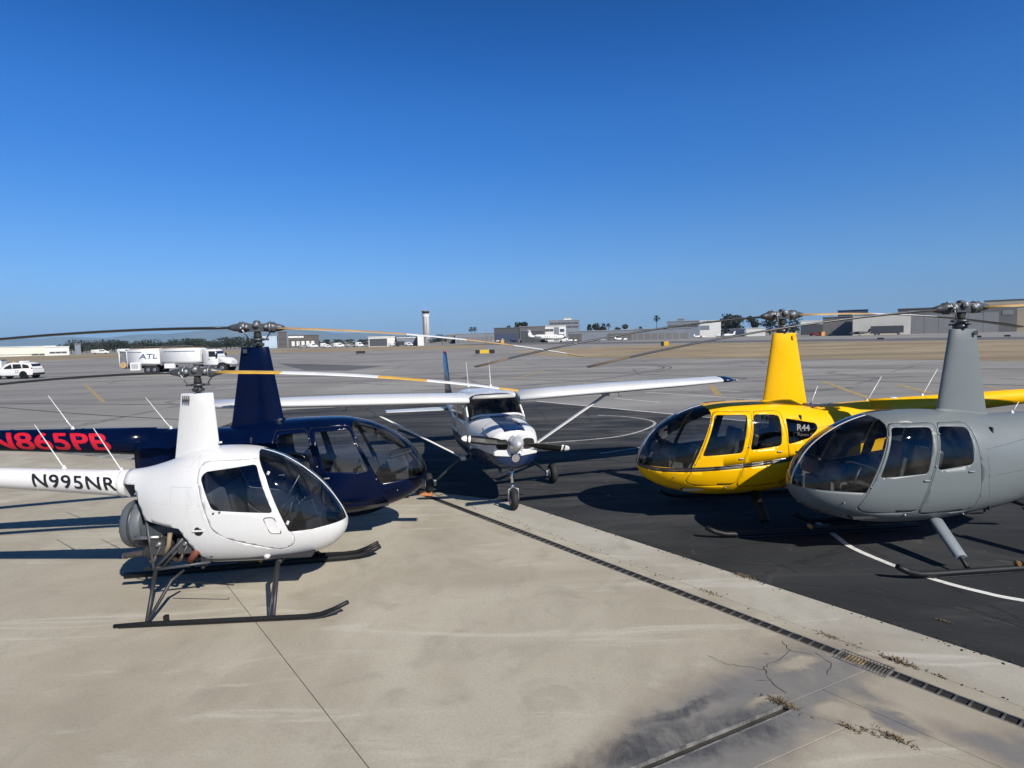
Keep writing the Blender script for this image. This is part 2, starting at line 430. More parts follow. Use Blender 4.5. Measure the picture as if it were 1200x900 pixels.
def mat_asphalt():
    w = N('seal_coated_asphalt'); p = w.pos()
    big = w.noise(p, .28, 6, .62, .8); mid = w.noise(p, 2.3, 6, .65, 1.0); fine = w.noise(p, 60, 3, .7)
    sm = w.noise(w.mapv(p, (.10, .55, 1), (0, 0, R(12))), 1.0, 6, .65, 1.5)
    c = w.mix(w.step(big, .3, .7), (.0155, .017, .0185), (.027, .029, .031))
    c = w.mix(w.ma('MULTIPLY', w.step(sm, .50, .70), .60), c, (.066, .063, .058))
    c = w.mix(w.ma('MULTIPLY', w.step(mid, .60, .68), .40), c, (.090, .085, .077))
    c = w.mix(w.ma('MULTIPLY', w.step(fine, .5, .8), .30), c, (.06, .06, .06))
    s3 = w.noise(w.mapv(p, (.16, .95, 1), (0, 0, R(-6))), 1.0, 7, .7, 1.2)
    yy = w.n('ShaderNodeSeparateXYZ', i0=p).outputs[1]
    c = w.mix(w.ma('MULTIPLY', w.step(s3, .42, .66), w.step(yy, 7, 19, .12, .85)), c, (.098, .094, .087))
    vor = w.n('ShaderNodeTexVoronoi', {'feature': 'DISTANCE_TO_EDGE'}, Vector=w.mapv(p, (1, 1, 1)), Scale=.33).outputs['Distance']
    vor = w.ma('ADD', vor, w.ma('MULTIPLY', w.ma('SUBTRACT', mid, .5), .10))
    c = w.mix(w.ma('MULTIPLY', w.step(w.ma('ABSOLUTE', vor), .0, .011, 1, 0), .65), c, (.012, .012, .012))
    b = w.bsdf(Base_Color=c, Roughness=w.step(fine, .3, .7, .85, .98), Normal=w.bump(w.ma('ADD', fine, mid), .35, .006)); b.inputs['Specular IOR Level'].default_value = .25; return w.m
def mat_ramp():
    w = N('old_grey_pavement'); p = w.pos()
    big = w.noise(p, .05, 6, .6, .7); mid = w.noise(p, .5, 6, .65, 1.0); fine = w.noise(p, 30, 3, .7)
    sm = w.noise(w.mapv(p, (.022, .16, 1), (0, 0, R(-44))), 1.0, 6, .65, .8)
    sm2 = w.noise(w.mapv(p, (.03, .34, 1), (0, 0, R(8))), 1.0, 6, .62, .8)
    c = w.mix(w.step(big, .3, .7), (.196, .184, .164), (.282, .268, .240))
    c = w.mix(w.ma('MULTIPLY', w.step(sm, .48, .64), .65), c, (.130, .121, .108))
    c = w.mix(w.ma('MULTIPLY', w.step(sm2, .52, .66), .55), c, (.118, .111, .100))
    c = w.mix(w.ma('MULTIPLY', w.step(mid, .55, .8), .4), c, (.30, .284, .254))
    c = w.mix(w.ma('MULTIPLY', w.step(fine, .4, .8), .25), c, (.12, .12, .12))
    vor = w.n('ShaderNodeTexVoronoi', {'feature': 'DISTANCE_TO_EDGE'}, Vector=p, Scale=.085).outputs['Distance']
    vor = w.ma('ADD', vor, w.ma('MULTIPLY', w.ma('SUBTRACT', mid, .5), .08))
    c = w.mix(w.ma('MULTIPLY', w.step(w.ma('ABSOLUTE', vor), .0, .012, 1, 0), .6), c, (.05, .05, .05))
    w.bsdf(Base_Color=c, Roughness=.9, Normal=w.bump(w.ma('ADD', fine, mid), .2, .006)); return w.m
def mat_grass():
    w = N('dry_grass'); p = w.pos()
    a = w.noise(p, .06, 6, .65, .8); b = w.noise(p, .7, 5, .7); s = w.noise(w.mapv(p, (.012, .14, 1), (0, 0, R(-45))), 1.0, 5, .6, .6)
    c = w.mix(w.step(a, .3, .7), (.200, .150, .085), (.315, .248, .150))
    c = w.mix(w.ma('MULTIPLY', w.step(s, .5, .66), .6), c, (.135, .112, .062))
    c = w.mix(w.ma('MULTIPLY', w.step(b, .5, .8), .4), c, (.16, .125, .07))
    w.bsdf(Base_Color=c, Roughness=1.0, Normal=w.bump(b, .8, .15)); return w.m
def mat_plain(name, c0, c1, scale, rough=.9):
    w = N(name); p = w.pos()
    c = w.mix(w.step(w.noise(p, scale, 6, .65, .5), .3, .7), c0, c1)
    c = w.mix(w.ma('MULTIPLY', w.step(w.noise(p, scale * 12, 4, .7), .45, .75), .3), c, tuple(x * .6 for x in c0))
    w.bsdf(Base_Color=c, Roughness=rough); return w.m
def mat_mark(name, col, worn):
    w = N(name); p = w.pos()
    f = w.noise(p, 5, 6, .75, .5); f2 = w.noise(p, 40, 3, .7)
    m = w.ma('ADD', w.ma('MULTIPLY', f, .6), w.ma('MULTIPLY', f2, .4))
    c = w.mix(w.step(m, worn - .1, worn + .14), tuple(c * .42 for c in col), col)
    w.bsdf(Base_Color=c, Roughness=.8); return w.m
M_CON = mat_concrete(); M_KERB = mat_concrete('kerb_concrete', (1.0, 1.03, 1.10)); M_ASP = mat_asphalt(); M_RAMP = mat_ramp(); M_GRASS = mat_grass()
M_TER = mat_plain('airfield_earth', (.20, .165, .115), (.27, .23, .165), .02)
M_DTAX = mat_plain('dark_taxiway', (.075, .073, .07), (.115, .11, .105), .05)
M_TAR = mat_plain('tar_line', (.035, .035, .034), (.07, .068, .066), 3)
M_WL = mat_mark('white_marking', (.66, .65, .61), .40)
M_WLF = mat_mark('faded_white_marking', (.46, .45, .42), .47)
M_YLF = mat_mark('faded_yellow_marking', (.40, .30, .14), .46)
M_DIRT = mat_plain('joint_dirt', (.020, .018, .015), (.05, .044, .035), 6)
M_SHAD = mat_plain('drain_inside', (.006, .0055, .005), (.016, .012, .009), 8)

def sheet(name, pts, z, mat, label=None, parent=None, kind='structure', jag=0.0, step=.25):
    if jag:
        out = []; r = random.Random(3)
        for a, b in zip(pts, pts[1:] + pts[:1]):
            a = Vector(a[:2]); b = Vector(b[:2]); L = (b - a).length; n = min(400, max(1, int(L / step))); d = (b - a).normalized(); pr = Vector((-d.y, d.x))
            for i in range(n): out.append(a + (b - a) * i / n + pr * (r.uniform(-jag, jag) if i else 0))
        pts = out
    me = bpy.data.meshes.new(name); me.from_pydata([(p[0], p[1], z) for p in pts], [], [list(range(len(pts)))])
    bm = bmesh.new(); bm.from_mesh(me)
    for f in bm.faces:
        f.normal_update()
        if f.normal.z < 0: f.normal_flip()
    bm.to_mesh(me); bm.free(); me.materials.append(mat)
    o = link(bpy.data.objects.new(name, me), parent)
    if kind: o['kind'] = kind
    if label: o['label'] = label
    return o
def strip(name, pts, wd, z, mat, parent=None, kind='structure', label=None):
    pts = [Vector(p) for p in pts]; L = []; Rr = []
    for i, p in enumerate(pts):
        d = (pts[min(i + 1, len(pts) - 1)] - pts[max(0, i - 1)]).normalized(); n = Vector((-d.y, d.x))
        w = wd[i] if isinstance(wd, (list, tuple)) else wd
        L.append(p + n * w / 2); Rr.append(p - n * w / 2)
    v = [(p.x, p.y, z) for p in L] + [(p.x, p.y, z) for p in Rr]; k = len(pts)
    f = [[k + i, k + i + 1, i + 1, i] for i in range(k - 1)]
    me = bpy.data.meshes.new(name); me.from_pydata(v, [], f); me.materials.append(mat)
    o = link(bpy.data.objects.new(name, me), parent)
    if kind: o['kind'] = kind
    if label: o['label'] = label
    return o
def smooth(pts, n=6):
    pts = [Vector(p) for p in pts]; out = []
    for i in range(len(pts) - 1):
        p0 = pts[max(0, i - 1)]; p1 = pts[i]; p2 = pts[i + 1]; p3 = pts[min(len(pts) - 1, i + 2)]
        for j in range(n):
            t = j / n
            out.append(.5 * ((2 * p1) + (p2 - p0) * t + (2 * p0 - 5 * p1 + 4 * p2 - p3) * t * t + (3 * p1 - p0 - 3 * p2 + p3) * t ** 3))
    return out + [pts[-1]]

# terrain: one sheet to the horizon (fan of rings)
g = G(); ringr = [0, 60, 300, 1500, 6000, 13500]; nn = 48; vv = [(0, 0, -.062)]; ff = []
for r_ in ringr[1:]: vv += [(r_ * math.cos(2 * math.pi * j / nn), r_ * math.sin(2 * math.pi * j / nn), -.062) for j in range(nn)]
for j in range(nn): ff.append([0, 1 + j, 1 + (j + 1) % nn])
for i in range(len(ringr) - 2):
    for j in range(nn): ff.append([1 + i * nn + j, 1 + (i + 1) * nn + j, 1 + (i + 1) * nn + (j + 1) % nn, 1 + i * nn + (j + 1) % nn])
g.add(vv, ff); tag(g.obj('ground', M_TER), kind='structure')
sheet('airfield_pavement', [(-420, -60), (420, -60), (420, 520), (-420, 520)], -.036, M_RAMP)
# dry grass infields
sheet('grass_strip', [(75, 8), (42.3, 49.6), (36.6, 57.4), (28.1, 66.1), (17.2, 75.9), (10.8, 84), (5.1, 95.2), (2.2, 112), (.3, 133), (8.6, 147), (28, 164), (58.8, 175), (82, 144.7), (101.2, 119.1), (175, 30)], -.028, M_GRASS, jag=.5, step=2.5)
sheet('grass_field', [(-200, 128), (-129.5, 153), (-119.8, 184.7), (-101.3, 203.5), (-72.9, 199.3), (-31.7, 188.5), (-7.5, 183.3), (-14, 292), (-74, 318), (-186, 330), (-250, 330), (-330, 300)], -.028, M_GRASS, jag=.6, step=3)
sheet('taxiway', [(104, 121.5), (84.8, 147.2), (60, 179), (20, 232), (-40, 312), (-12, 332), (48, 252), (90, 196), (116, 164), (139, 134), (190, 70), (156, 52)], -.024, M_DTAX)
strip('taxiway_edge_line', [(150, 76), (106, 131), (66, 183), (20, 244)], .9, -.019, M_WLF)
# seal coated parking asphalt
sheet('seal_coated_asphalt', [tn(14, 6.6), tn(-8.6, 6.62), (-.35, 11.05), (-1.7, 11.78), (-6.2, 14.1), (-10.4, 16.2), (-11.0, 24.4), (-10.2, 27.3), (-4, 28.6), (1.14, 28.1), (5.9, 22.4), (16, 10.6), (26, -2)], -.010, M_ASP, jag=.032, step=.11)
# painted lines
strip('white_line', smooth([(4.73, 9.3), (4.66, 8.57), (4.63, 8.07), (4.79, 7.41), (5.0, 6.94), (5.25, 6.61), (5.53, 6.37), (6.6, 5.75), (8.2, 5.2)]), .085, -.005, M_WL, label='white painted curve under the grey helicopter')
strip('white_line', smooth([(3.2, 22.6), (4.24, 21.9), (4.83, 20.6), (4.36, 19.2), (3.1, 17.7), (1.18, 17.0), (-.4, 16.6)]), .10, -.005, M_WLF)
strip('white_line', [(1.14, 28.1), (5.88, 22.5), (9.5, 18.2)], .12, -.005, M_WL)
strip('white_line', [(7.0, 31.4), (11.0, 26.6), (16.5, 20.1)], .12, -.030, M_WL)
strip('white_line', [(4.9, 28.8), (6.54, 26.6)], .11, -.030, M_WL)
strip('white_line', [(2.2, 15.2), (3.4, 15.9)], .09, -.005, M_WLF)
strip('white_line', [(-12.5, 15.6), (-10.9, 17.4)], .12, -.030, M_WLF)
strip('white_line', [(-10.8, 16.2), (-9.0, 18.0)], .12, -.030, M_WLF)
for a, b in (((18.3, 35.4), (15.1, 24.7)), ((20.6, 32.1), (19.2, 27.4)), ((23.6, 29.9), (22.6, 26.4)), ((11.4, 34.5), (9.9, 28.7)), ((-35.6, 50.3), (-23, 33.8)), ((-.1, 43.4), (2.9, 53.9))):
    strip('faded_yellow_line', [a, b], .34 if a[0] > 5 else .22, -.031, M_YLF)
for k in range(5):
    a = Vector((-18.5, 61.0)) + Vector((3.94, -4.6)) * (k / 4.6); strip('white_dash', [a, a + Vector((.45, -.52))], .55, -.031, M_WLF)
for k in range(7):
    a = Vector((1.5, 41.8)) + Vector((1.55, -1.75)) * k; strip('white_dash', [a, a + Vector((.8, -.9))], .25, -.031, M_WLF)
sheet('asphalt_patch', [(-36, 93), (-15.4, 73), (-17.2, 63.5), (-22.6, 66.1)], -.031, M_DTAX)
strip('tyre_mark', smooth([(8.5, 63.5), (13.2, 60.0), (13.8, 54.6), (11.1, 48.8), (5.8, 41.2), (1.4, 38.6), (-6, 36)]), .16, -.030, M_TAR)
strip('tyre_mark', smooth([(8.7, 64.4), (13.6, 60.8), (14.4, 54.4), (11.6, 48.2)]), .14, -.0295, M_TAR)
for pts, wd in (([(3.0, 53.9), (14, 41.1), (15.1, 39)], .22), ([(24.3, 47.5), (34.2, 40.1), (44, 33)], .28), ([(18.1, 37), (25.5, 29.9), (33, 23)], .2), ([(20, 53), (30, 45), (40, 38)], .3),
                ([(-40, 40), (-22, 29), (-12, 24)], .12), ([(-52, 45), (-30, 35), (-12, 30)], .14), ([(-13.9, 16.1), (-12.1, 16.95), (-9, 18.2), (-6, 19.0)], .06), ([(-14.5, 16.6), (-11, 18.3), (-5, 20)], .05), ([(-30, 60), (-5, 47), (8, 38)], .2)):
    strip('tar_line', smooth(pts, 4), wd, -.029, M_TAR)

# concrete apron: slabs with open joints
def clip(poly, p, nrm):
    out = []; k = len(poly)
    for i in range(k):
        a = Vector(poly[i]); b = Vector(poly[(i + 1) % k]); da = (a - p).dot(nrm); db = (b - p).dot(nrm)
        if da >= 0: out.append(a)
        if da * db < 0: out.append(a + (b - a) * (da / (da - db)))
    return out
apron = bpy.data.objects.new('concrete_apron', None); COL.objects.link(apron); apron['kind'] = 'structure'
base = [tn(14, -60), tn(14, 6.6), tn(-8.6, 6.60), Vector((-.35, 11.03)), Vector((-1.7, 11.76)), Vector((-6.2, 14.08)), Vector((-13.9, 17.6)), Vector((-60, 40)), Vector((-90, -40))]
GAP = .0024
def band(lo, hi, poly=None):
    q = poly or base
    if lo is not None: q = clip(q, EN * (lo + GAP), EN)
    if hi is not None: q = clip(q, EN * (hi - GAP), -EN)
    return q
def slab(q, name='concrete_slab', mat=None):
    g = G(); k = len(q); area = sum(q[i].x * q[(i + 1) % k].y - q[(i + 1) % k].x * q[i].y for i in range(k))
    if area < 0: q = q[::-1]
    g.prism([tuple(p) for p in q], -.05, 0.0); o = g.obj(name, mat or M_CON, apron); b = o.modifiers.new('bevel', 'BEVEL'); b.width = .003; b.segments = 1
    return o
slab(band(None, 1.61)); s1 = band(1.61, 5.64 - .065)
pA, pB = Vector((3.20, 5.16)), Vector((.76, 3.97)); dj = (pB - pA).normalized(); nj = Vector((-dj.y, dj.x))
if nj.dot(Vector((0, 10)) - pA) < 0: nj = -nj
slab(clip(s1, pA + nj * GAP, nj)); s1b = clip(s1, pA - nj * GAP, -nj)
# the near piece is cut by two more joints and has an open channel along its top edge
s1n = clip(s1b, EN * (4.95 - GAP), -EN); s1f = clip(s1b, EN * (4.95 + GAP), EN)
slab(s1f)
w1 = Vector((2.10, 4.62)); w2 = Vector((2.84, 4.09)); dw = (w2 - w1).normalized(); nw = Vector((-dw.y, dw.x))
if nw.dot(Vector((0, 0)) - w1) < 0: nw = -nw
a_ = clip(s1n, w1 - nw * GAP, -nw); b_ = clip(s1n, w1 + nw * GAP, nw)
slab(a_)
CHW = .075   # channel
b_ = clip(b_, pA - nj * (CHW + GAP), -nj)
x1 = Vector((2.46, 4.34)); x2 = Vector((1.91, 4.08)); dx_ = (x2 - x1).normalized(); nx_ = Vector((-dx_.y, dx_.x))
if nx_.dot(Vector((0, 10)) - x1) < 0: nx_ = -nx_
slab(clip(b_, x1 + nx_ * GAP, nx_)); slab(clip(b_, x1 - nx_ * GAP, -nx_))
slab(band(5.64 + .065, 5.89)); slab(band(5.89, 6.6 + GAP), mat=M_KERB)
sheet('joint_dirt', [tn(13.9, -59), tn(13.9, 6.58), tn(-8.5, 6.55), Vector((-5, 13.2)), Vector((-13, 16.9)), Vector((-58, 38)), Vector((-88, -38))], -.022, M_DIRT, parent=apron, kind=None)
# low steel lips beside the channel
g = G()
for o_ in (.0, CHW):
    a = pA - nj * (o_ + .004) + dj * 1.18; b = pB - nj * (o_ + .004) + dj * .6
    m_ = (a + b) / 2; g.box((m_.x, m_.y, -.012), ((b - a).length, .010, .034), rz=math.atan2(dj.y, dj.x))
g.obj('joint_edging', paint('edge_steel', (.20, .195, .185), .6, .3, var=.3, scale=8), apron)
# trench drain with grate bars
tp = tn(0, 5.64); drain = thing('trench_drain', 'long narrow steel trench drain running between concrete slabs', 'drain', (tp.x, tp.y, 0), math.atan2(ET.y, ET.x))
M_GR = paint('grate_iron', (.12, .115, .105), .6, .5, var=.3, scale=10); M_RST = paint('rusty_iron', (.20, .15, .09), .8, .1, var=.35, scale=14)
g = G()
for s_ in (-1, 1): g.box((-2.5, s_ * .060, -.014), (19.6, .012, .030))
g.obj('frame', paint('drain_frame', (.24, .23, .21), .6, .4, var=.25, scale=6), drain)
G().box((-2.5, 0, -.020), (19.6, .108, .008)).obj('channel_floor', M_SHAD, drain)
me = None; ts = [t for t in [(-8.3 + .1055 * k) for k in range(128)] if not (-2.46 < t < -2.01)]
for t in ts:
    if me is None: me = G().box((0, 0, -.006), (.014, .108, .012)).mesh('grate_bar', M_GR)
    o = bpy.data.objects.new('grate_bar', me); link(o, drain); o.location = (t, 0, 0)
inlet = thing('drain_grate', 'square rust-stained inlet grate set in the trench drain', 'grate', (*tn(-2.235, 5.635), 0), math.atan2(ET.y, ET.x))
g = G()
for s_ in (-1, 1): g.box((0, s_ * .105, -.004), (.445, .014, .018)); g.box((s_ * .215, 0, -.004), (.014, .196, .018))
g.obj('frame', paint('grate_frame', (.20, .195, .18), .6, .4, var=.3, scale=9), inlet, .002)
for k in range(15):
    o = G().box((-.193 + .0276 * k, 0, -.005), (.011, .196, .013)).obj('grate_bar', M_RST if 1 < k < 8 else M_GR, inlet)
# cracks in the concrete
for pts, wd in (([(2.56, 5.62), (2.54, 5.50), (2.55, 5.45), (2.42, 5.33), (2.23, 5.21), (2.18, 5.13), (2.16, 4.98), (2.20, 4.79)], .011), ([(2.18, 5.14), (2.00, 5.21), (1.87, 5.25), (1.75, 5.42)], .006),
                ([(2.55, 5.45), (2.72, 5.36)], .006), ([(2.76, 5.40), (2.80, 5.22), (2.68, 5.05)], .007), ([(2.16, 4.97), (2.03, 4.98)], .006), ([(-2.4, 8.2), (-1.6, 8.15), (-.9, 8.5)], .003)):
    q = smooth(pts, 5); r_ = random.Random(len(pts)); q = [p + Vector((r_.uniform(-.012, .012), r_.uniform(-.012, .012))) for p in q]
    strip('crack', q, [wd * r_.uniform(.25, .85) for _ in q], .0025, M_DIRT, parent=apron, kind=None)
for pts, wd in (([(5.0, 7.9), (3.7, 7.5), (2.6, 7.9), (1.6, 8.9)], .018), ([(3.3, 7.0), (4.2, 6.55), (5.6, 5.5)], .012), ([(4.8, 6.3), (5.2, 5.4), (5.0, 4.9)], .012), ([(2.4, 9.4), (3.0, 8.4), (3.5, 7.3)], .010), ([(.47, 18), (3.7, 19.5), (7, 20.4)], .035), ([(-6, 16), (-2, 17.5), (1, 20)], .03)):
    q = smooth(pts, 6); r_ = random.Random(7); q = [p + Vector((r_.uniform(-.02, .02), r_.uniform(-.02, .02))) for p in q]
    strip('asphalt_crack', q, [wd * r_.uniform(.5, 1.5) for _ in q], -.006, M_TAR if wd > .02 else M_DIRT)
# dead weeds in the joints
M_WEED = paint('dead_weed', (.135, .095, .052), .9, var=.4, scale=30); M_WEED2 = paint('dry_stalk', (.21, .16, .095), .9, var=.4, scale=30)
def weed(loc, size, n, label, flat=.6):
    r_ = random.Random(int(loc[0] * 997 + loc[1] * 31)); g = G()
    for _ in range(n):
        a = r_.uniform(0, 6.283); d = r_.uniform(.15, .75) * size; h = r_.uniform(.03, flat * .55) * size; b = Vector((ET.x, ET.y, 0)) * r_.gauss(0, .75) * size + Vector((EN.x, EN.y, 0)) * r_.gauss(0, .18) * size - Vector((0, 0, .004))
        tip = b + Vector((math.cos(a) * d, math.sin(a) * d, h)); mid = (b + tip) / 2 + Vector((0, 0, h * .35)); w_ = Vector((-math.sin(a), math.cos(a), 0)) * r_.uniform(.0016, .0045)
        g.add([b - w_, b + w_, mid + w_ * 1.3, mid - w_ * 1.3, tip], [[0, 1, 2, 3], [3, 2, 4]], r_.choice((0, 0, 0, 1)))
    o = g.obj('dead_weed', [M_WEED, M_WEED2]); o.location = (*loc, 0); return tag(o, label, 'weed', 'dead weeds growing in the apron joints')
weed((2.12, 4.64), .095, 150, 'brown dead weed where two dark stained joints meet')
weed((2.47, 4.33), .06, 60, 'small straw-coloured weed at the crossing of the near joints')
weed((2.74, 4.20), .085, 110, 'widest flat brown weed in the near slab joint')
weed((2.60, 4.27), .05, 50, 'little brown weed between two larger ones in the near joint')
weed(tn(-2.02, 5.885), .085, 120, 'spiky brown weed beside the square drain grate', .9)
weed(tn(-1.72, 5.89), .04, 60, 'dark low weed just past the square drain grate')
weed(tn(-1.9, 5.89), .03, 40, 'tiny weed touching the spiky one beside the drain grate')
weed(tn(-2.65, 5.89), .08, 90, 'flat olive weed in the kerb joint beyond the grate', .3)
weed(tn(-2.42, 5.89), .05, 60, 'thin flat weed next to the olive one in the kerb joint', .3)
weed(tn(-4.0, 5.89), .075, 90, 'long flat weed midway along the kerb joint', .3)
weed(tn(-1.0, 5.89), .03, 30, 'tiny weed in the kerb joint nearest the right edge')
weed(tn(-.62, 5.89), .07, 90, 'flat dark weed in the kerb joint by the right edge', .3)
weed((2.78, 7.18), .09, 70, 'straw tuft on the asphalt edge below the yellow helicopter')
weed((4.35, 5.95), .05, 50, 'small dry tuft on the dark asphalt by the right edge')
g = G(); r_ = random.Random(5)
for _ in range(420):
    t = r_.uniform(-9, 1.5); p_ = tn(t, r_.choice((6.6, 6.6, 5.89)) + r_.gauss(0, .05)); s_ = r_.uniform(.004, .014)
    g.box((p_.x, p_.y, s_ * .3), (s_, s_ * r_.uniform(.6, 1.4), s_ * .6), rz=r_.uniform(0, 3))
tag(g.obj('grit', M_DIRT), 'loose dark grit along the asphalt edge', kind='stuff')

# ================================================================== HELICOPTERS
def teardrop(xf, xr, th, z, n=26, lean=0.0):
    out = []
    for j in range(n):
        t = 2 * math.pi * j / n; u = .5 - .5 * math.cos(t)
        yy = 2.6 * th * (math.sqrt(max(u, 0)) * .52 - .10 * u - .42 * u * u) if u < 1 else 0
        out.append(Vector((xf + (xr - xf) * u, (yy if t < math.pi else -yy), z)))
    return out
def antenna(root, base, tip, mat=white):
    b = Vector(base); t = Vector(tip); d = (t - b).normalized()
    o = G().tube([b + d * .02, b + d * .09, t], [.013, .0075, .0045], 8).obj('antenna', mat, root)
    G().lathe(b - Vector((0, 0, .01)), (0, 0, 1), [(0, .032), (.012, .030), (.03, .016), (.05, .010)], 10).obj('antenna_base', mat, o)
    return o
def blade(root, az, r0, R_, chord, hz, segs, droop, tilt, th=.028):
    ca, sa = math.cos(az), math.sin(az); mats = []; bounds = []
    for r, m in segs:
        if m not in mats: mats.append(m)
        bounds.append((r, mats.index(m)))
    rs = sorted({r0, *[r for r, _ in segs if r > r0], *[r0 + (R_ - r0) * i / 14 for i in range(15)]}); rs = [r for r in rs if r <= R_ + 1e-6]
    prof = [(.27, 0), (.22, .42), (.08, .52), (-.2, .42), (-.5, .22), (-.73, .0), (-.5, -.16), (-.2, -.36), (.08, -.44), (.22, -.36)]
    g = G(); ring = []
    for r in rs:
        k = min(1, .45 + (r - r0) / .25); z = hz - droop * (r / R_) ** 2 + tilt * r; tw = R(7) * (1 - r / R_)
        pts = []
        for c, t in prof:
            cc, tt = c * chord * k, t * th * (2.0 - k)
            cc, tt = cc * math.cos(tw) - tt * math.sin(tw), cc * math.sin(tw) + tt * math.cos(tw)
            pts.append(Vector((ca * r - sa * cc, sa * r + ca * cc, z + tt)))
        ring.append(pts)
    n = len(prof); v = [p for q in ring for p in q]
    for i in range(len(ring) - 1):
        rm = (rs[i] + rs[i + 1]) / 2; mi = next((m for r, m in bounds if rm < r), bounds[-1][1])
        g.f += [[i * n + j, i * n + (j + 1) % n, (i + 1) * n + (j + 1) % n, (i + 1) * n + j] for j in range(n)]; g.mi += [mi] * n; g.sm += [True] * n
    g.v = [tuple(p) for p in v]; e = (len(ring) - 1) * n
    g.f += [list(range(n))[::-1], [e + j for j in range(n)]]; g.mi += [0, bounds[-1][1]]; g.sm += [False, False]
    return g.obj('main_rotor_blade', mats, root)
def rotor(root, hz, zm, R_, chord, az, segs_a, segs_b, droop, tilt, s=1.0, gm=hubgrey):
    """teetering two-blade head: mast, swashplate, links, hub, grips, blades"""
    ca, sa = math.cos(az), math.sin(az)
    def P(r, t, z): return Vector((ca * r - sa * t, sa * r + ca * t, hz + z))
    A = Vector((ca, sa, 0)); T = Vector((-sa, ca, 0)); Z = Vector((0, 0, 1))
    G().tube([(0, 0, zm - .1), (0, 0, hz - .04)], .034 * s, 14).obj('rotor_mast', steel, root)
    sw = G().lathe((0, 0, zm), Z, [(0, .05 * s), (.01, .085 * s), (.05 * s, .09 * s), (.06 * s, .06 * s), (.085 * s, .06 * s), (.09 * s, .10 * s), (.12 * s, .10 * s), (.13 * s, .05 * s)], 20).obj('swashplate', steel, root)
    g = G()
    for k in (-1, 1):
        g.box(P(k * .10 * s, k * .03, -(hz - zm) + .105 * s), (.10 * s, .035 * s, .03 * s), rz=az); g.box(P(-k * .03 * s, k * .10 * s, -(hz - zm) + .06 * s), (.04 * s, .09 * s, .025 * s), rz=az)
    g.obj('swashplate_arm', hubgrey, sw)
    # rubber boot over the mast
    G().lathe((0, 0, zm + .13 * s), Z, [(0, .05 * s), (.02 * s, .062 * s), (.04 * s, .047 * s), (.06 * s, .058 * s), (.08 * s, .042 * s), (.10 * s, .05 * s), (.12 * s, .036 * s)], 14).obj('mast_boot', rubber, root)
    hub = G().box(P(0, 0, .0), (.20 * s, .13 * s, .11 * s), rz=az)
    hub.box(P(0, .058 * s, .02), (.34 * s, .020 * s, .085 * s), rz=az).box(P(0, -.058 * s, .02), (.34 * s, .020 * s, .085 * s), rz=az)
    hub.lathe(P(0, 0, -.06 * s), Z, [(0, .045 * s), (.05 * s, .05 * s), (.15 * s, .05 * s), (.17 * s, .03 * s)], 14)
    hub = hub.obj('rotor_hub', gm, root, .006)
    for r, rad, ln, zz in ((0, .036, .24, .045), (-.135, .030, .21, .015), (.135, .030, .21, .015)):
        G().lathe(P(r * s, -ln / 2 * s, zz * s), T, [(0, rad * .5 * s), (.004, rad * .75 * s), (.018 * s, rad * .8 * s), (.02 * s, rad * 1.25 * s), (.03 * s, rad * 1.25 * s), (.032 * s, rad * .9 * s), ((ln - .032) * s, rad * .9 * s), ((ln - .03) * s, rad * 1.25 * s), ((ln - .02) * s, rad * 1.25 * s), ((ln - .018) * s, rad * .8 * s), (ln * s, rad * .5 * s)], 14).obj('hub_bolt', metal, hub)
    for k in (-1, 1):
        o = P(k * .10 * s, 0, .01 * s); d = A * k + Z * (k * tilt - .03)
        gr = G().lathe(o, d, [(0, .05 * s), (.02 * s, .064 * s), (.06 * s, .070 * s), (.08 * s, .080 * s), (.14 * s, .080 * s), (.165 * s, .060 * s), (.23 * s, .048 * s), (.285 * s, .030 * s)], 18)
        gr.box(P(k * .20 * s, k * .09 * s, .0), (.05 * s, .12 * s, .035 * s), rz=az)
        gr = gr.obj('blade_grip', gm, root)
        G().lathe(o + d * (.068 * s), d, [(0, .072 * s), (.006, .084 * s), (.018 * s, .084 * s), (.022 * s, .076 * s)], 18).obj('grip_ring', metal, gr)
        g = G().tube([P(k * .20 * s, k * .14 * s, .0), P(k * .11 * s, k * .045 + .03 * k, -(hz - zm) + .12 * s)], .011 * s, 8)
        g.lathe(P(k * .20 * s, k * .14 * s, -.02), Z, [(0, .016 * s), (.035, .016 * s)], 8); g.obj('pitch_link', metal, root)
        G().lathe(P(k * .18 * s, 0, .075 * s), Z, [(0, .02 * s), (.014 * s, .02 * s), (.016 * s, .013 * s), (.024 * s, .013 * s)], 8).obj('grip_bolt', metal, gr)
    b1 = blade(root, az, .28 * s, R_, chord, hz + .0, segs_a, droop, tilt); b2 = blade(root, az + math.pi, .28 * s, R_, chord, hz, segs_b, droop, -tilt)
    return hub
def seat(root, x, y, z, w=.44, lean=.22, h=.62, m=leather):
    s = G().box((x, y, z), (.48, w, .13)).obj('seat', m, root, .035)
    b = G().box((x - .27 - .5 * h * lean * .6, y, z + .05 + h / 2), (.10, w * .96, h), ry=-lean).obj('seat_back', m, root, .035)
    return s
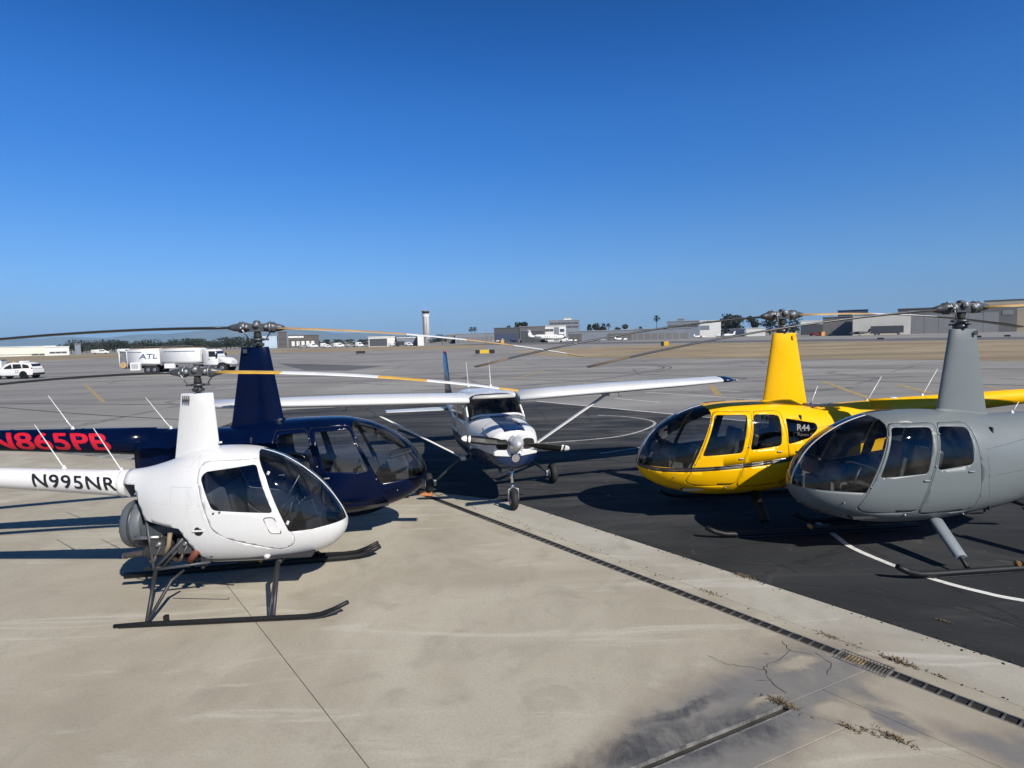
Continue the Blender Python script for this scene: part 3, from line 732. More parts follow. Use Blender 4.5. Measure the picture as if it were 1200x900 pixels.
def tail_group(root, x, z, tr, fin, mat, bl, side=1):
    """vertical fins, stabiliser, gearbox and tail rotor at the end of the boom"""
    G().lathe((x + .05, 0, z), (-1, 0, 0), [(0, .07), (.05, .085), (.16, .085), (.24, .05), (.26, .01)], 14).obj('tail_gearbox', steel, root)
    for s_, n_ in ((1, 'upper_fin'), (-1, 'lower_fin')):
        h = fin * (1 if s_ > 0 else .72); g = G(); r0 = teardrop(x + .62, x + .16, .03, 0); r1 = teardrop(x + .30, x + .02, .018, 0)
        g.rings([[Vector((p.x, p.y - .06, z + s_ * .05)) for p in r0], [Vector((p.x, p.y - .06, z + s_ * h)) for p in r1]]).obj(n_, mat, root)
    r0 = teardrop(x + .66, x + .26, .022, 0); g = G()
    g.rings([[Vector((p.x, -.62, z + .02 + p.y)) for p in r0], [Vector((p.x, -.05, z + .02 + p.y)) for p in r0]]).obj('horizontal_stabilizer', mat, root)
    h = G().lathe((x - .10, .06, z), (0, 1, 0), [(0, .03), (.10, .03), (.11, .055), (.15, .055), (.16, .02)], 12).obj('tail_rotor_hub', steel, root)
    for k in (-1, 1):
        r0 = [(.045, 0), (.02, .012), (-.03, .01), (-.07, 0), (-.03, -.008), (.02, -.01)]
        d = Vector((math.sin(.5), 0, math.cos(.5))) * k; e = Vector((math.cos(.5), 0, -math.sin(.5)))
        G().rings([[Vector((x - .10, .19, z)) + d * r + e * c * q + Vector((0, t, 0)) for c, t in r0] for r, q in ((.05, .6), (.14, 1.1), (tr, 1.1))]).obj('tail_rotor_blade', bl, root)
    G().tube([(x + .10, 0, z - .06), (x + .0, 0, z - .35), (x - .15, 0, z - .62)], .011, 8).obj('tail_skid', black, root)

R44 = Loft([(2.40, .935, .935, 0.0, .935, 2.0, 2.0), (2.385, 1.03, .84, .135, .935, 2.0, 2.0), (2.355, 1.115, .775, .205, .94, 2.0, 2.0), (2.30, 1.230, .705, .285, .945, 2.05, 2.05), (2.185, 1.393, .625, .378, .955, 2.1, 2.1),
            (2.0, 1.553, .538, .465, .965, 2.15, 2.2), (1.75, 1.700, .468, .540, .98, 2.25, 2.35), (1.5, 1.795, .425, .590, 1.0, 2.4, 2.5), (1.25, 1.852, .405, .622, 1.02, 2.6, 2.6),
            (1.0, 1.872, .402, .637, 1.03, 2.8, 2.7), (.6, 1.874, .416, .645, 1.04, 2.8, 2.7), (.3, 1.862, .435, .642, 1.05, 2.7, 2.6), (0, 1.835, .465, .628, 1.07, 2.5, 2.5),
            (-.43, 1.780, .520, .565, 1.12, 2.3, 2.4), (-.9, 1.788, .600, .44, 1.2, 2.15, 2.3), (-1.3, 1.806, .70, .318, 1.3, 2.05, 2.2), (-1.7, 1.826, .83, .212, 1.42, 2.0, 2.1)])
WS44 = [(1.715, .915)] + [(1.345, 1.70), (1.330, 1.75), (1.335, 1.80), (1.36, 1.84), (1.39, 2.1), (2.6, 2.1), (2.6, .945), (2.0, .925)]
D1 = rpoly([(1.305, 1.765), (1.672, .93), (1.80, .70), (1.66, .625), (1.045, .645), (.885, 1.16), (.722, 1.765)], .07)
D2 = rpoly([(.690, 1.765), (.858, 1.150), (1.015, .645), (.95, .595), (.24, .615), (.21, .9), (.235, 1.4), (.27, 1.755)], .06)
W1 = rpoly([(1.555, 1.105), (1.292, 1.722), (.805, 1.716), (.948, 1.148)], .05); W2 = rpoly([(.825, 1.182), (.705, 1.722), (.297, 1.700), (.325, 1.238)], .06)
QW = rpoly([(.205, 1.645), (.215, 1.252), (-.155, 1.335), (-.318, 1.462), (-.308, 1.545)], .035)
STR = [(2.42, .925), (2.25, .893), (2.107, .885), (1.75, .892), (1.347, .914), (.9, .948), (.539, .980), (.185, 1.022), (-.4, 1.10), (-.9, 1.165), (-1.69, 1.27)]
STR_B = [[(x, z + o) for x, z in STR] for o in (.034, .009, -.007, -.032)]
def between(pa, pb, x, z):
    def zz(p):
        for (x0, z0), (x1_, z1) in zip(p, p[1:]):
            if x1_ <= x <= x0: return z0 + (z1 - z0) * (x - x0) / (x1_ - x0)
        return None
    a, b = zz(pa), zz(pb); return a is not None and b < z < a
def r44_bm(stripe):
    bm = R44.bm(66, 60)
    for p in (WS44, D1, grow(D1, .007), D2, grow(D2, .007), W1, W2): cut(bm, p)
    if stripe:
        cut(bm, QW)
        for p in STR_B: cut(bm, p, closed=False)
    for y in (-.017, .017): cut_y(bm, y, lambda c: c.x > 1.3 and c.z > .93 and abs(c.y) < .12)
    bm.normal_update(); return bm
BM44 = {False: r44_bm(False), True: r44_bm(True)}

def boom_map(x0, zc, rad, side, zoff, slope, rslope):
    """wraps lettering round the boom: u runs the way the text reads on that side"""
    def f(u, v):
        x = x0 + u if side < 0 else x0 - u
        r = rad + rslope * (x - x0) + .0025; z0 = zc + slope * (x - x0); a = (v + zoff) / r; r += .003
        return (x, side * r * math.cos(a), z0 + r * math.sin(a))
    return f

def helicopter44(label, loc, yaw, mat, blade_az, segs_a, segs_b, droop, tilt, gmat=gl_tint, stripe=False, strut=None, side=1, hubm=hubgrey, RL=5.06):
    root = thing('helicopter', label, 'helicopter', loc, yaw, 'helicopters parked on the ramp')
    wd1, wd2, gd1, gd2 = W1, W2, grow(D1, .007), grow(D2, .007)
    def cl(c):
        if c.x > 1.25 and inside(WS44, c.x, c.z): return 'post' if abs(c.y) < .017 else 'ws'
        s = 'l' if c.y > 0 else 'r'
        if c.x > 2.0: pass
        elif inside(W1, c.x, c.z): return 'w1' + s
        elif inside(W2, c.x, c.z): return 'w2' + s
        elif stripe and inside(QW, c.x, c.z): return 'qw' + s
        if stripe and between(STR_B[0], STR_B[3], c.x, c.z):
            core = between(STR_B[1], STR_B[2], c.x, c.z); return 'stripecore' if core else 'stripe'
        if abs(c.y) > .2:
            if inside(D1, c.x, c.z): return 'd1' + s
            if inside(D2, c.x, c.z): return 'd2' + s
            if inside(gd1, c.x, c.z) or inside(gd2, c.x, c.z): return 'seam' + s
        return 'body'
    fs = classify(BM44[stripe], cl)
    shell(fs['body'], 'cabin_shell', mat, root, .018, dark_in)
    for s in 'lr': shell(fs['seam' + s], 'door_seal', rubber, root, .010, None, -.006)
    shell(fs['ws'], 'windshield', gmat, root, 0)
    shell(fs['post'], 'windshield_strip', paint('trim_strip', (.55, .52, .46), .35) if mat is not navy else satin, root, .006, dark_in, .003)
    for s in 'lr':
        sg = 1 if s == 'l' else -1
        for k in '12':
            d = shell(fs['d' + k + s], 'door', mat, root, .018, dark_in); shell(fs['w' + k + s], 'door_window', gmat, d, 0, None, -.004)
            x, z = ((.965, 1.06) if k == '1' else (.36, 1.15)); y = R44.y(x, z) * sg
            h = G().box((x, y + sg * .010, z), (.070, .018, .016)).lathe((x + .03, y, z), (0, sg, 0), [(0, .014), (.014, .012)], 10); h.obj('door_handle', metal, d, .003)
            for hx, hz_ in (((1.655, .985), (1.38, 1.60)) if k == '1' else ((.845, 1.235), (.735, 1.63))):
                yy = R44.y(hx, hz_) * sg; G().lathe((hx, yy - sg * .004, hz_), (0, sg, 0), [(0, .012), (.012, .012), (.015, .006)], 8).obj('hinge_bolt', metal, d)
        if stripe: shell(fs['qw' + s], 'quarter_window', gl_dark, root, 0, None, -.004)
        # round drain / step / latch fittings
        for x, z, r_ in ((1.17, .60, .018), (.30, .55, .012), (1.95, .78, .010)):
            y = R44.y(x, z) * sg; G().lathe((x, y - sg * .006, z), (0, sg, -.2), [(0, r_), (.012, r_), (.03, r_ * .5)], 10).obj('fitting', metal, root)
    if stripe:
        shell(fs['stripe'], 'side_stripe', paint('stripe_brown', (.030, .020, .016), .3, coat=.4), root, .018, dark_in)
        shell(fs['stripecore'], 'stripe_core', paint('stripe_grey', (.10, .085, .075), .3, coat=.4), root, .018, dark_in)
    # panel lines on the engine cowling, thin recessed-looking strips
    pl = G()
    for pts in ([(.12, 1.42), (.10, .95), (.02, .62)], [(.12, 1.08), (-.55, 1.12)], [(-.55, 1.5), (-.6, 1.05), (-.6, .75)], [(.12, 1.42), (-.55, 1.5)], [(-.6, .95), (-1.25, 1.02)]):
        for sg in (-1, 1):
            q = [Vector((a[0] + (b[0] - a[0]) * t, 0, a[1] + (b[1] - a[1]) * t)) for a, b in zip(pts, pts[1:]) for t in (0, .25, .5, .75, 1)]
            for p in q: p.y = sg * (R44.y(p.x, p.z) - .0012)
            pl.tube(q, .0028, 4, 0, False)
    pl.obj('panel_gap', paint('panel_gap', (.03, .03, .03), .6), root)
    g = G()
    for i in range(5):
        for sg in (-1, 1):
            z = 1.20 + i * .045; x = -.78; g.box((x, sg * (R44.y(x, z) + .001), z), (.13, .006, .018), rz=-sg * .22)
    g.obj('cowl_vent', black, root)
    # mast fairing
    g = G(); rings = []
    for i in range(9):
        k = i / 8; zb = 1.70; z = zb + (2.958 - zb) * k
        rings.append(teardrop(.335 - .185 * k, -.455 + .217 * k, .150 - .030 * k, z))
    g.rings(rings); mf = g.obj('mast_fairing', mat, root, .012)
    # skirt where fairing meets the roof
    zt = [max(1.70, R44.at(p.x)[0] - .004) for p in rings[0]]
    G().rings([[Vector((p.x * 1.10 + .004, p.y * 1.12, R44.at(p.x)[0] - .03)) for p in teardrop(.325, -.445, .150, 0)], [Vector((p.x, p.y, R44.at(p.x)[0] + .022)) for p in teardrop(.322, -.440, .150, 0)]], caps=False).obj('fairing_skirt', mat, mf)
    G().box((-.17, side * .072, 2.90), (.055, .012, .06)).obj('fairing_vent', mat if stripe else steel, mf)
    # roof hatch
    if stripe or mat is grey:
        for sg in (-1,):
            xs_, ys_ = [.90 + .085 * k for k in range(5)], [.06 + .055 * k for k in range(5)]; g = G()
            vv = [(x, sg * y, R44.ztop(x, y) + .004) for x in xs_ for y in ys_]
            g.add(vv, [[i * 5 + k, i * 5 + k + 1, i * 5 + k + 6, i * 5 + k + 5] for i in range(4) for k in range(4)], 0, True); g.obj('roof_window', black, root)
    # boom and tail
    n_ = 12; G().tube([(-1.50 - 4.42 * i / n_, 0, 1.629 + .06 * 4.42 * i / n_) for i in range(n_ + 1)], [.203 - .128 * i / n_ for i in range(n_ + 1)], 28).obj('tail_boom', mat, root)
    for xx in (-2.45, -3.35, -4.25, -5.1):
        zc = 1.635 + .06 * (-1.6 - xx); rr = .203 - .128 * (-1.5 - xx) / 4.42
        G().lathe((xx, 0, zc), (1, 0, 0.06), [(0, rr + .0005), (.002, rr + .0022), (.03, rr + .0026), (.032, rr + .001)], 28).obj('boom_seam', mat, root)
    tail_group(root, -5.9, 1.89, .73, 1.0, mat, bladewhite)
    # cabin interior
    G().box((.86, 0, .56), (1.9, .88, .03)).obj('cabin_floor', dark_in, root)
    G().box((-.06, 0, 1.13), (.03, 1.0, 1.10)).obj('bulkhead', dark_in, root, .02)
    for y in (-.29, .29): seat(root, 1.02, y, .74); seat(root, .26, y, .76)
    pn = G().box((2.02, 0, .80), (.20, .30, .48)).obj('instrument_console', dark_in, root, .02)
    G().box((1.96, 0, 1.14), (.30, .50, .24), ry=-.35).obj('instrument_panel', satin, pn, .03)
    G().box((2.02, 0, 1.275), (.34, .54, .03), ry=-.25).obj('glare_shield', dark_in, pn, .01)
    for k, (yy, zz) in enumerate(((-.15, 1.17), (0, 1.17), (.15, 1.17), (-.15, 1.07), (0, 1.07), (.15, 1.07))):
        G().lathe((1.815 - .34 * (zz - 1.14), yy, zz), (-1, 0, .35), [(0, .05), (.004, .05), (.005, .04)], 14).obj('gauge', greyprint if k % 2 else black, pn)
    st = G().tube([(1.50, 0, .58), (1.48, 0, .95), (1.40, 0, 1.13)], .016, 8).tube([(1.36, -.36, 1.10), (1.40, -.2, 1.15), (1.40, .2, 1.15), (1.36, .36, 1.10)], .014, 8).obj('cyclic_bar', satin, root)
    for y in (-.36, .36): G().tube([(1.36, y, 1.12), (1.35, y, .98)], .020, 8).obj('grip', rubber, st)
    for sg in (-1, 1):   # pillars inside, doorposts
        G().tube([(.76, sg * (R44.y(.76, 1.70) - .05), 1.72), (.87, sg * (R44.y(.87, 1.15) - .05), 1.15)], .024, 6).obj('door_post', dark_in, root)
    G().box((1.72, 0, R44.at(1.72)[0] - .10), (.07, .06, .07)).obj('compass', black, root, .01)
    # skids
    for sg in (-1, 1):
        y = sg * 1.09
        sk = G().tube([(-1.55, y, .052), (-1.2, y, .045), (1.25, y, .045), (1.42, y, .055), (1.56, y, .095), (1.70, y, .165)], [.036, .038, .038, .038, .037, .034], 12).obj('skid', black, root)
        G().box((.0, y, .006), (2.5, .045, .014)).obj('skid_shoe', steel, sk)
        G().box((-.05, y, .098), (.24, .045, .045)).obj('wheel_fitting', satin, sk, .008)
        G().lathe((.13, y - .03, .105), (0, 1, 0), [(0, .03), (.06, .03)], 10).obj('wheel_lug', brass, sk)
        for xt, xb, zt_ in ((.66, .77, .49), (-.66, -.74, .60)):
            a = Vector((xt, sg * .40, zt_)); b = Vector((xb, sg * 1.07, .08)); d = (b - a)
            lg = G().tube([a, a + d * .8, b], [.018, .018, .026], 10).obj('landing_gear_leg', black, root); nrm = d.cross(Vector((1, 0, 0))).normalized()
            g = G(); rr = []
            for t in (.04, .80):
                p = a + d * t; ch = .19 - .03 * t
                rr.append([p + Vector((q.x, 0, 0)) + nrm * q.y for q in teardrop(ch * .4, -ch * .6, .078, 0, 18)])
            g.rings(rr).obj('leg_fairing', strut or mat, lg, .004)
    for xt, zt_ in ((.66, .49), (-.66, .60)): G().tube([(xt, -.42, zt_), (xt, .42, zt_)], .03, 10).obj('cross_tube', black, root)
    G().tube([(-1.25, .12, .78), (-1.55, .16, .72), (-1.72, .17, .70)], .032, 10).obj('exhaust_pipe', steel, root)
    rotor(root, 3.237, 2.96, RL, .254, blade_az - yaw, segs_a, segs_b, droop, tilt, 1.0, hubm)
    return root

YAW_N, YAW_Y, YAW_G, YAW_W = .170, 3.2131, 3.2387, .0501
DK = [(9, bladeblack)]
# --- navy
h = helicopter44('navy blue helicopter with red registration on its boom behind the white one', (-3.7468, 8.9629, 0), YAW_N, navy, R(13), [(2.17, bladetan), (3.1, bladewhite), (3.87, bladetan), (4.75, bladewhite), (9, bladetan)], DK, .43, -.03, gl_clear, side=-1, strut=navy)
antenna(h, (-1.27, 0, 1.80), (-1.58, 0, 2.27)); antenna(h, (-2.56, 0, 1.86), (-2.84, 0, 2.35))
TW = text_w('N865PB', .240, fat=.045, width=1.36)
for sd in (-1, 1):
    x0 = -2.06 - TW if sd < 0 else -2.06
    text('registration_number', 'N865PB', .240, boom_map(x0, 1.635 + .06 * (-1.6 - x0), .203 - .02896 * (-1.5 - x0), sd, -.106, -.06, .02896), red, h, shear=-.25 if sd < 0 else .25, fat=.045, width=1.36)
# --- yellow
h = helicopter44('yellow helicopter with a brown side stripe beyond the grey one', (4.3942, 9.8067, 0), YAW_Y, yellow, R(14.5), [(1.7, bladetan), (3.0, bladewhite), (9, bladeblack)], [(4.6, bladeblack), (9, paint('blade_brown', (.16, .11, .06), .4))], .46, .035, gl_tint, True, side=1, strut=black)
antenna(h, (-.50, .0, 1.78), (-.62, 0, 2.08)); antenna(h, (-1.47, 0, 1.80), (-1.715, 0, 2.20)); antenna(h, (-2.43, 0, 1.86), (-2.69, 0, 2.30))
G().lathe((-1.92, 0, 1.835), (0, 0, 1), [(0, .07), (.012, .065), (.02, .03)], 14).obj('beacon', white, h)
for sd in (1, -1):
    for body, hh, xs_, zb, mt in (('R44', .088, .055, 1.462, paint('print_silver', (.15, .15, .155), .4)), ('Raven II', .050, .062, 1.378, paint('print_dim', (.055, .055, .06), .4))):
        W_ = text_w(body, hh, shear=.2, fat=.05 if body == 'R44' else 0, width=1.15)
        if sd > 0: fm = lambda u, v, xs_=xs_, zb=zb: (xs_ - u, R44.y(xs_ - u, zb + v) + .005, zb + v - .10 * u)
        else: fm = lambda u, v, xs_=xs_, zb=zb, W_=W_: (xs_ - W_ + u, -R44.y(xs_ - W_ + u, zb + v) - .005, zb + v - .10 * (W_ - u))
        text('window_lettering', body, hh, fm, mt, h, shear=.2, fat=.05 if body == 'R44' else 0, width=1.15)
# --- grey
h = helicopter44('grey helicopter nearest on the right with its skid over a white line', (6.1128, 8.2278, 0), YAW_G, grey, R(2.5), [(5.4, bladetan)], [(4.55, paint('blade_grey', (.055, .057, .06), .35)), (5.15, paint('blade_brown', (.16, .11, .06), .4)), (9, bladeblack)], .44, .042, gl_clear, RL=5.10, strut=paint('strut_grey', (.17, .19, .205), .5), side=1)
antenna(h, (-.80, .02, 1.78), (-.90, .02, 1.93)); antenna(h, (-2.1, 0, 1.85), (-2.4, 0, 2.32))

# --- white small helicopter
R22 = Loft([(1.695, .79, .79, 0, .79, 2, 2), (1.685, .865, .72, .095, .79, 2, 2), (1.66, .935, .66, .155, .80, 2, 2), (1.60, 1.045, .585, .225, .815, 2.05, 2.05), (1.52, 1.165, .520, .285, .84, 2.1, 2.1),
            (1.375, 1.335, .455, .36, .87, 2.1, 2.15), (1.15, 1.525, .410, .445, .92, 2.15, 2.25), (.92, 1.660, .394, .505, .96, 2.3, 2.35), (.60, 1.756, .390, .545, 1.02, 2.5, 2.5),
            (.25, 1.776, .392, .556, 1.05, 2.5, 2.5), (-.05, 1.742, .395, .53, 1.07, 2.4, 2.4), (-.38, 1.625, .41, .43, 1.10, 2.3, 2.3), (-.66, 1.550, .55, .285, 1.20, 2.15, 2.1), (-.86, 1.528, 1.05, .172, 1.36, 2, 2)])
WS22 = [(1.115, .828), (.880, 1.462), (.745, 1.70), (.700, 1.745), (.665, 1.80), (.66, 2.0), (1.9, 2.0), (1.9, .862), (1.63, .838), (1.36, .812)]
WS22 = rpoly([WS22[0]], 0) if 0 else [(1.135, .816), (1.118, .835)] + WS22[1:]
DW = rpoly([(.762, 1.612), (.972, 1.058), (.315, 1.132), (.178, 1.500), (.225, 1.560)], .05)
DD = rpoly([(.800, 1.665), (1.135, .835), (1.178, .735), (1.15, .64), (1.01, .598), (.45, .795), (.30, .90), (.215, 1.20), (.14, 1.52), (.16, 1.66)], .06)
CUT = [(-1.2, 1.39), (-.70, 1.39), (-.545, .995), (-.08, .925), (.175, .435), (.175, .1), (-1.2, .1)]
def bm22():
    bm = R22.bm(84, 104)
    for p in (WS22, DW, DD, grow(DD, .006)): cut(bm, p)
    cut(bm, CUT[1:6], closed=False); cut(bm, [(-1.2, 1.39), (-.70, 1.39)], closed=False)
    for y in (-.014, .014): cut_y(bm, y, lambda c: c.x > .6 and c.z > .80 and abs(c.y) < .1)
    bm.normal_update(); return bm
def helicopter22():
    root = thing('helicopter', 'small white helicopter with an open engine bay nearest on the left', 'helicopter', (-3.777, 7.2403, 0), YAW_W, 'helicopters parked on the ramp')
    gd = grow(DD, .006)
    def cl(c):
        if inside(CUT, c.x, c.z): return None
        if c.x > .6 and inside(WS22, c.x, c.z): return 'post' if abs(c.y) < .014 else 'ws'
        s = 'l' if c.y > 0 else 'r'
        if inside(DW, c.x, c.z) and abs(c.y) > .15: return 'w' + s
        if abs(c.y) > .15:
            if inside(DD, c.x, c.z): return 'd' + s
            if inside(gd, c.x, c.z): return 'seam' + s
        return 'body'
    bm_w = bm22(); fs = classify(bm_w, cl)
    shell(fs['body'], 'cabin_shell', white, root, .016, dark_in)
    for s in 'lr': shell(fs['seam' + s], 'door_seal', paint('seal_grey', (.30, .30, .29), .6), root, .01, None, -.005)
    shell(fs['ws'], 'windshield', gl_blue, root, 0); shell(fs['post'], 'windshield_strip', white, root, .006, dark_in, .004)
    for s, sg in (('l', 1), ('r', -1)):
        d = shell(fs['d' + s], 'door', white, root, .016, dark_in); shell(fs['w' + s], 'door_window', gl_blue, d, 0, None, -.004)
        # air scoop panel on the door
        q = rpoly([(.868, 1.008), (.972, 1.003), (1.046, .812), (.935, .826)], .03); g = G()
        g.add([(x, sg * (R22.y(x, z) + .0015), z) for x, z in grow(q, .010)] , [list(range(len(q)))][:1], 1); k = len(q)
        g.add([(x, sg * (R22.y(x, z) + .009), z) for x, z in q] + [(x, sg * R22.y(x, z), z) for x, z in q], [list(range(k))] + [[i, (i + 1) % k, k + (i + 1) % k, k + i] for i in range(k)], 0)
        g.obj('door_vent', [white, black], d)
        for x, z in ((.33, 1.10), (.40, 1.11)):
            G().lathe((x, sg * (R22.y(x, z) - .004), z), (0, sg, 0), [(0, .012), (.016, .010), (.018, .004)], 8).obj('door_latch', steel, d)
        for x, z in ((.90, 1.50), (1.12, .93)):
            G().box((x, sg * (R22.y(x, z) + .002), z), (.03, .014, .045), ry=.45).obj('door_hinge', white, d, .003)
        # round intake with a bar across it
        y = sg * R22.y(.152, .90); v = G().lathe((.152, y - sg * .03, .90), (0, sg, 0), [(0, .050), (.031, .052), (.033, .048)], 20).obj('round_vent', black, root)
        G().box((.152, y + sg * .006, .905), (.14, .010, .020)).obj('vent_bar', white, v)
        G().lathe((.83, sg * (R22.y(.83, .52) - .02), .52), (.25, sg, -.1), [(0, .045), (.03, .038), (.045, .018), (.05, .002)], 12).obj('blister', white, root)
        pl = G()
        for pts in ([(-.53, 1.215), (.19, 1.195)], [(-.16, 1.40), (-.16, 1.205)], [(.04, 1.36), (.10, 1.20)], [(-.16, 1.40), (.10, 1.395)], [(.10, 1.72), (.14, 1.6), (.17, 1.2), (.28, .80), (.32, .47)], [(.30, .88), (1.02, .60)], [(.10, 1.72), (.02, 1.60)], [(.7, .41), (1.16, .62)]):
            q = [Vector((a[0] + (b[0] - a[0]) * t, 0, a[1] + (b[1] - a[1]) * t)) for a, b in zip(pts, pts[1:]) for t in (0, .2, .4, .6, .8, 1)]
            for p in q: p.y = sg * (R22.y(p.x, p.z) - .0008)
            pl.tube(q, .0020, 4, 0, False)
        pl.obj('panel_gap', paint('seal_grey', (.3, .3, .29), .6), root)
    # rotor mast fairing
    rings = []
    for i in range(8):
        k = i / 7; z = 1.52 + (2.430 - 1.52) * k; rings.append(teardrop(.222 - .048 * k, -.345 + .139 * k, .118 - .02 * k, z))
    mf = G().rings(rings).obj('mast_fairing', white, root, .010)
    for i in range(4): G().box((-.16 + .028 * i, -.055 - .011 * i, 2.37), (.008, .03, .07), rz=.25).obj('fairing_slot', satin, mf)
    G().tube([(.21, -.03, 1.82), (.25, -.03, 1.83)], .012, 8).obj('pitot_tube', white, mf)
    n_ = 10; zb = lambda x: 1.363 + .083 * (-.93 - x); rb = lambda x: .158 - .0262 * (-.93 - x)
    G().tube([(-.86 - 3.5 * i / n_, 0, zb(-.86 - 3.5 * i / n_)) for i in range(n_ + 1)], [rb(-.86 - 3.5 * i / n_) for i in range(n_ + 1)], 28).obj('tail_boom', white, root)
    G().lathe((-.955, 0, zb(-.955)), (1, 0, 0), [(0, .160), (.002, .1625), (.05, .1635), (.052, .161)], 28).obj('boom_collar', white, root)
    for xx in (-1.9, -2.7, -3.5): G().lathe((xx, 0, zb(xx)), (1, 0, -.083), [(0, rb(xx) + .0003), (.002, rb(xx) + .0018), (.025, rb(xx) + .0022), (.027, rb(xx) + .0006)], 28).obj('boom_seam', white, root)
    tail_group(root, -4.36, 1.64, .53, .72, white, bladewhite)
    antenna(root, (-.965, 0, 1.517), (-1.255, 0, 2.045)); antenna(root, (-1.63, 0, 1.570), (-1.93, 0, 2.11))
    W_ = text_w('N995NR', .150, width=1.16, space=1.10)
    for sd in (-1, 1):
        x0 = -1.93 if sd < 0 else -1.93 + W_
        text('registration_number', 'N995NR', .150, boom_map(x0, zb(x0), rb(x0), sd, -.050, -.083, .0262), blackprint, root, shear=-.20 if sd < 0 else .20, width=1.16, space=1.10, fat=.028)
    # landing gear
    for sg in (-1, 1):
        y = sg * .965
        sk = G().tube([(-.60, y, .030), (-.3, y, .036), (1.42, y, .036), (1.58, y, .052), (1.72, y, .098), (1.885, y, .175)], [.019, .025, .025, .025, .025, .023], 10).obj('skid', black, root)
        G().tube([(-.55, y, .012), (1.5, y, .012), (1.62, y, .028), (1.80, y, .10)], .014, 6).obj('skid_shoe', satin, sk)
        G().box((-.05, y, .085), (.045, .05, .075)).obj('wheel_bracket', black, sk, .005)
        G().tube([(.965, sg * .40, .45), (1.076, sg * .955, .05)], [.025, .021], 10).obj('landing_gear_leg', satin, root)
        G().tube([(.945, sg * .42, .42), (1.03, sg * .95, .05)], [.012, .012], 8).obj('leg_brace', satin, root)
        G().tube([(-.36, sg * .52, .48), (-.26, sg * .955, .05)], [.024, .021], 10).obj('landing_gear_leg', satin, root)
        G().tube([(-.06, sg * .50, .44), (-.16, sg * .60, .36), (-.25, sg * .945, .06)], [.014, .02, .018], 8).obj('leg_brace', satin, root)
        fr = G().tube([(-.60, sg * .24, 1.16), (-.395, sg * .50, .455)], .016, 8).tube([(-.395, sg * .50, .455), (-.02, sg * .44, .845)], .019, 8).tube([(-.395, sg * .50, .455), (.20, sg * .42, .49)], .016, 8).tube([(-.33, sg * .46, .46), (-.02, sg * .36, .80)], .013, 8)
        fr.obj('engine_frame', paint('frame_grey', (.05, .055, .058), .42), root)
    G().tube([(.965, -.42, .44), (.965, .42, .44)], .028, 10).obj('cross_tube', satin, root); G().tube([(-.36, -.54, .47), (-.36, .54, .47)], .026, 10).obj('cross_tube', satin, root); G().tube([(-.62, -.30, .40), (-.30, -.35, .46)], .018, 8).obj('drain_tube', satin, root)
    G().tube([(-.10, -.62, .36), (.55, -.66, .30), (.56, -.66, .335)], .007, 6).obj('step_rod', satin, root)
    # engine: fan scroll, case, cylinders, exhaust
    fan = G().lathe((-.655, 0, .865), (-1, 0, 0), [(0, .16), (.001, .27), (.02, .285), (.20, .285), (.235, .265), (.24, .15), (.242, .145), (.18, .13)], 40).obj('fan_shroud', paint('shroud_grey', (.085, .095, .105), .42), root)
    G().box((-.72, 0, 1.02), (.16, .40, .24), taper=.8).obj('shroud_duct', paint('shroud_grey', (.085, .095, .105), .42), fan, .03)
    G().lathe((-.80, 0, .865), (1, 0, 0), [(0, .286), (.010, .291), (.025, .291), (.035, .286)], 40).obj('shroud_band', steel, fan)
    for k in range(12):
        a = 2 * math.pi * k / 12; G().box((-.88, .20 * math.cos(a), .865 + .20 * math.sin(a)), (.05, .012, .12), rx=a - math.pi / 2 + .5).obj('fan_blade', steel, fan)
    cw = paint('cooling_shroud', (.045, .055, .062), .5)
    G().box((-.33, 0, .855), (.60, .62, .13)).obj('upper_plenum', cw, root, .02)
    eng = G().box((-.18, 0, .64), (.56, .34, .30)).obj('engine_case', paint('engine_metal', (.10, .10, .095), .5, .5, var=.3, scale=12), root, .03)
    for sg in (-1, 1):
        for x in (-.36, -.06):
            g = G()
            for i in range(9): g.lathe((x, sg * (.17 + .024 * i), .70), (0, sg, 0), [(0, .085), (.012, .085)], 16)
            g.lathe((x, sg * .16, .70), (0, sg, 0), [(0, .06), (.24, .06)], 14); g.box((x, sg * .42, .70), (.16, .07, .17)); g.obj('cylinder', paint('cylinder_fins', (.06, .06, .06), .5, .4), eng)
            G().lathe((x + .02, sg * .455, .74), (0, sg, 0), [(0, .03), (.015, .03), (.02, .02), (.04, .018)], 10).obj('rocker_cover', metal, eng)
            G().tube([(x - .03, sg * .40, .64), (x - .05, sg * .46, .55), (x - .12, sg * .40, .52), (-.42, sg * .28, .57)], .022, 8).obj('exhaust_riser', paint('pipe_heat', (.16, .12, .09), .5, .7, var=.3, scale=10), eng)
            G().tube([(x + .05, sg * .42, .79), (x + .02, sg * .47, .68), (x - .02, sg * .46, .60)], .008, 6).obj('push_rod_tube', metal, eng)
        G().tube([(.12, sg * .40, .70), (.06, sg * .46, .62), (-.02, sg * .45, .52)], [.035, .04, .036], 10).obj('intake_hose', orange_rubber, eng)
        G().tube([(-.70, sg * .30, .775), (-.40, sg * .32, .775)], .026, 8).obj('oil_line', metal, eng)
        G().tube([(-.66, sg * .30, .70), (-.30, sg * .42, .68)], .010, 6).obj('cable', black, eng)
        G().tube([(-.22, sg * .44, .86), (-.24, sg * .45, .72), (-.30, sg * .44, .60)], .026, 8).obj('scat_hose', paint('tan_hose', (.22, .16, .10), .7), eng)
    ex = paint('muffler', (.085, .075, .068), .5, .6, var=.3, scale=8)
    mu = G().lathe((-.28, -.33, .645), (-1, 0, -.12), [(0, .05), (.02, .075), (.26, .075), (.30, .04)], 16).obj('muffler', ex, eng)
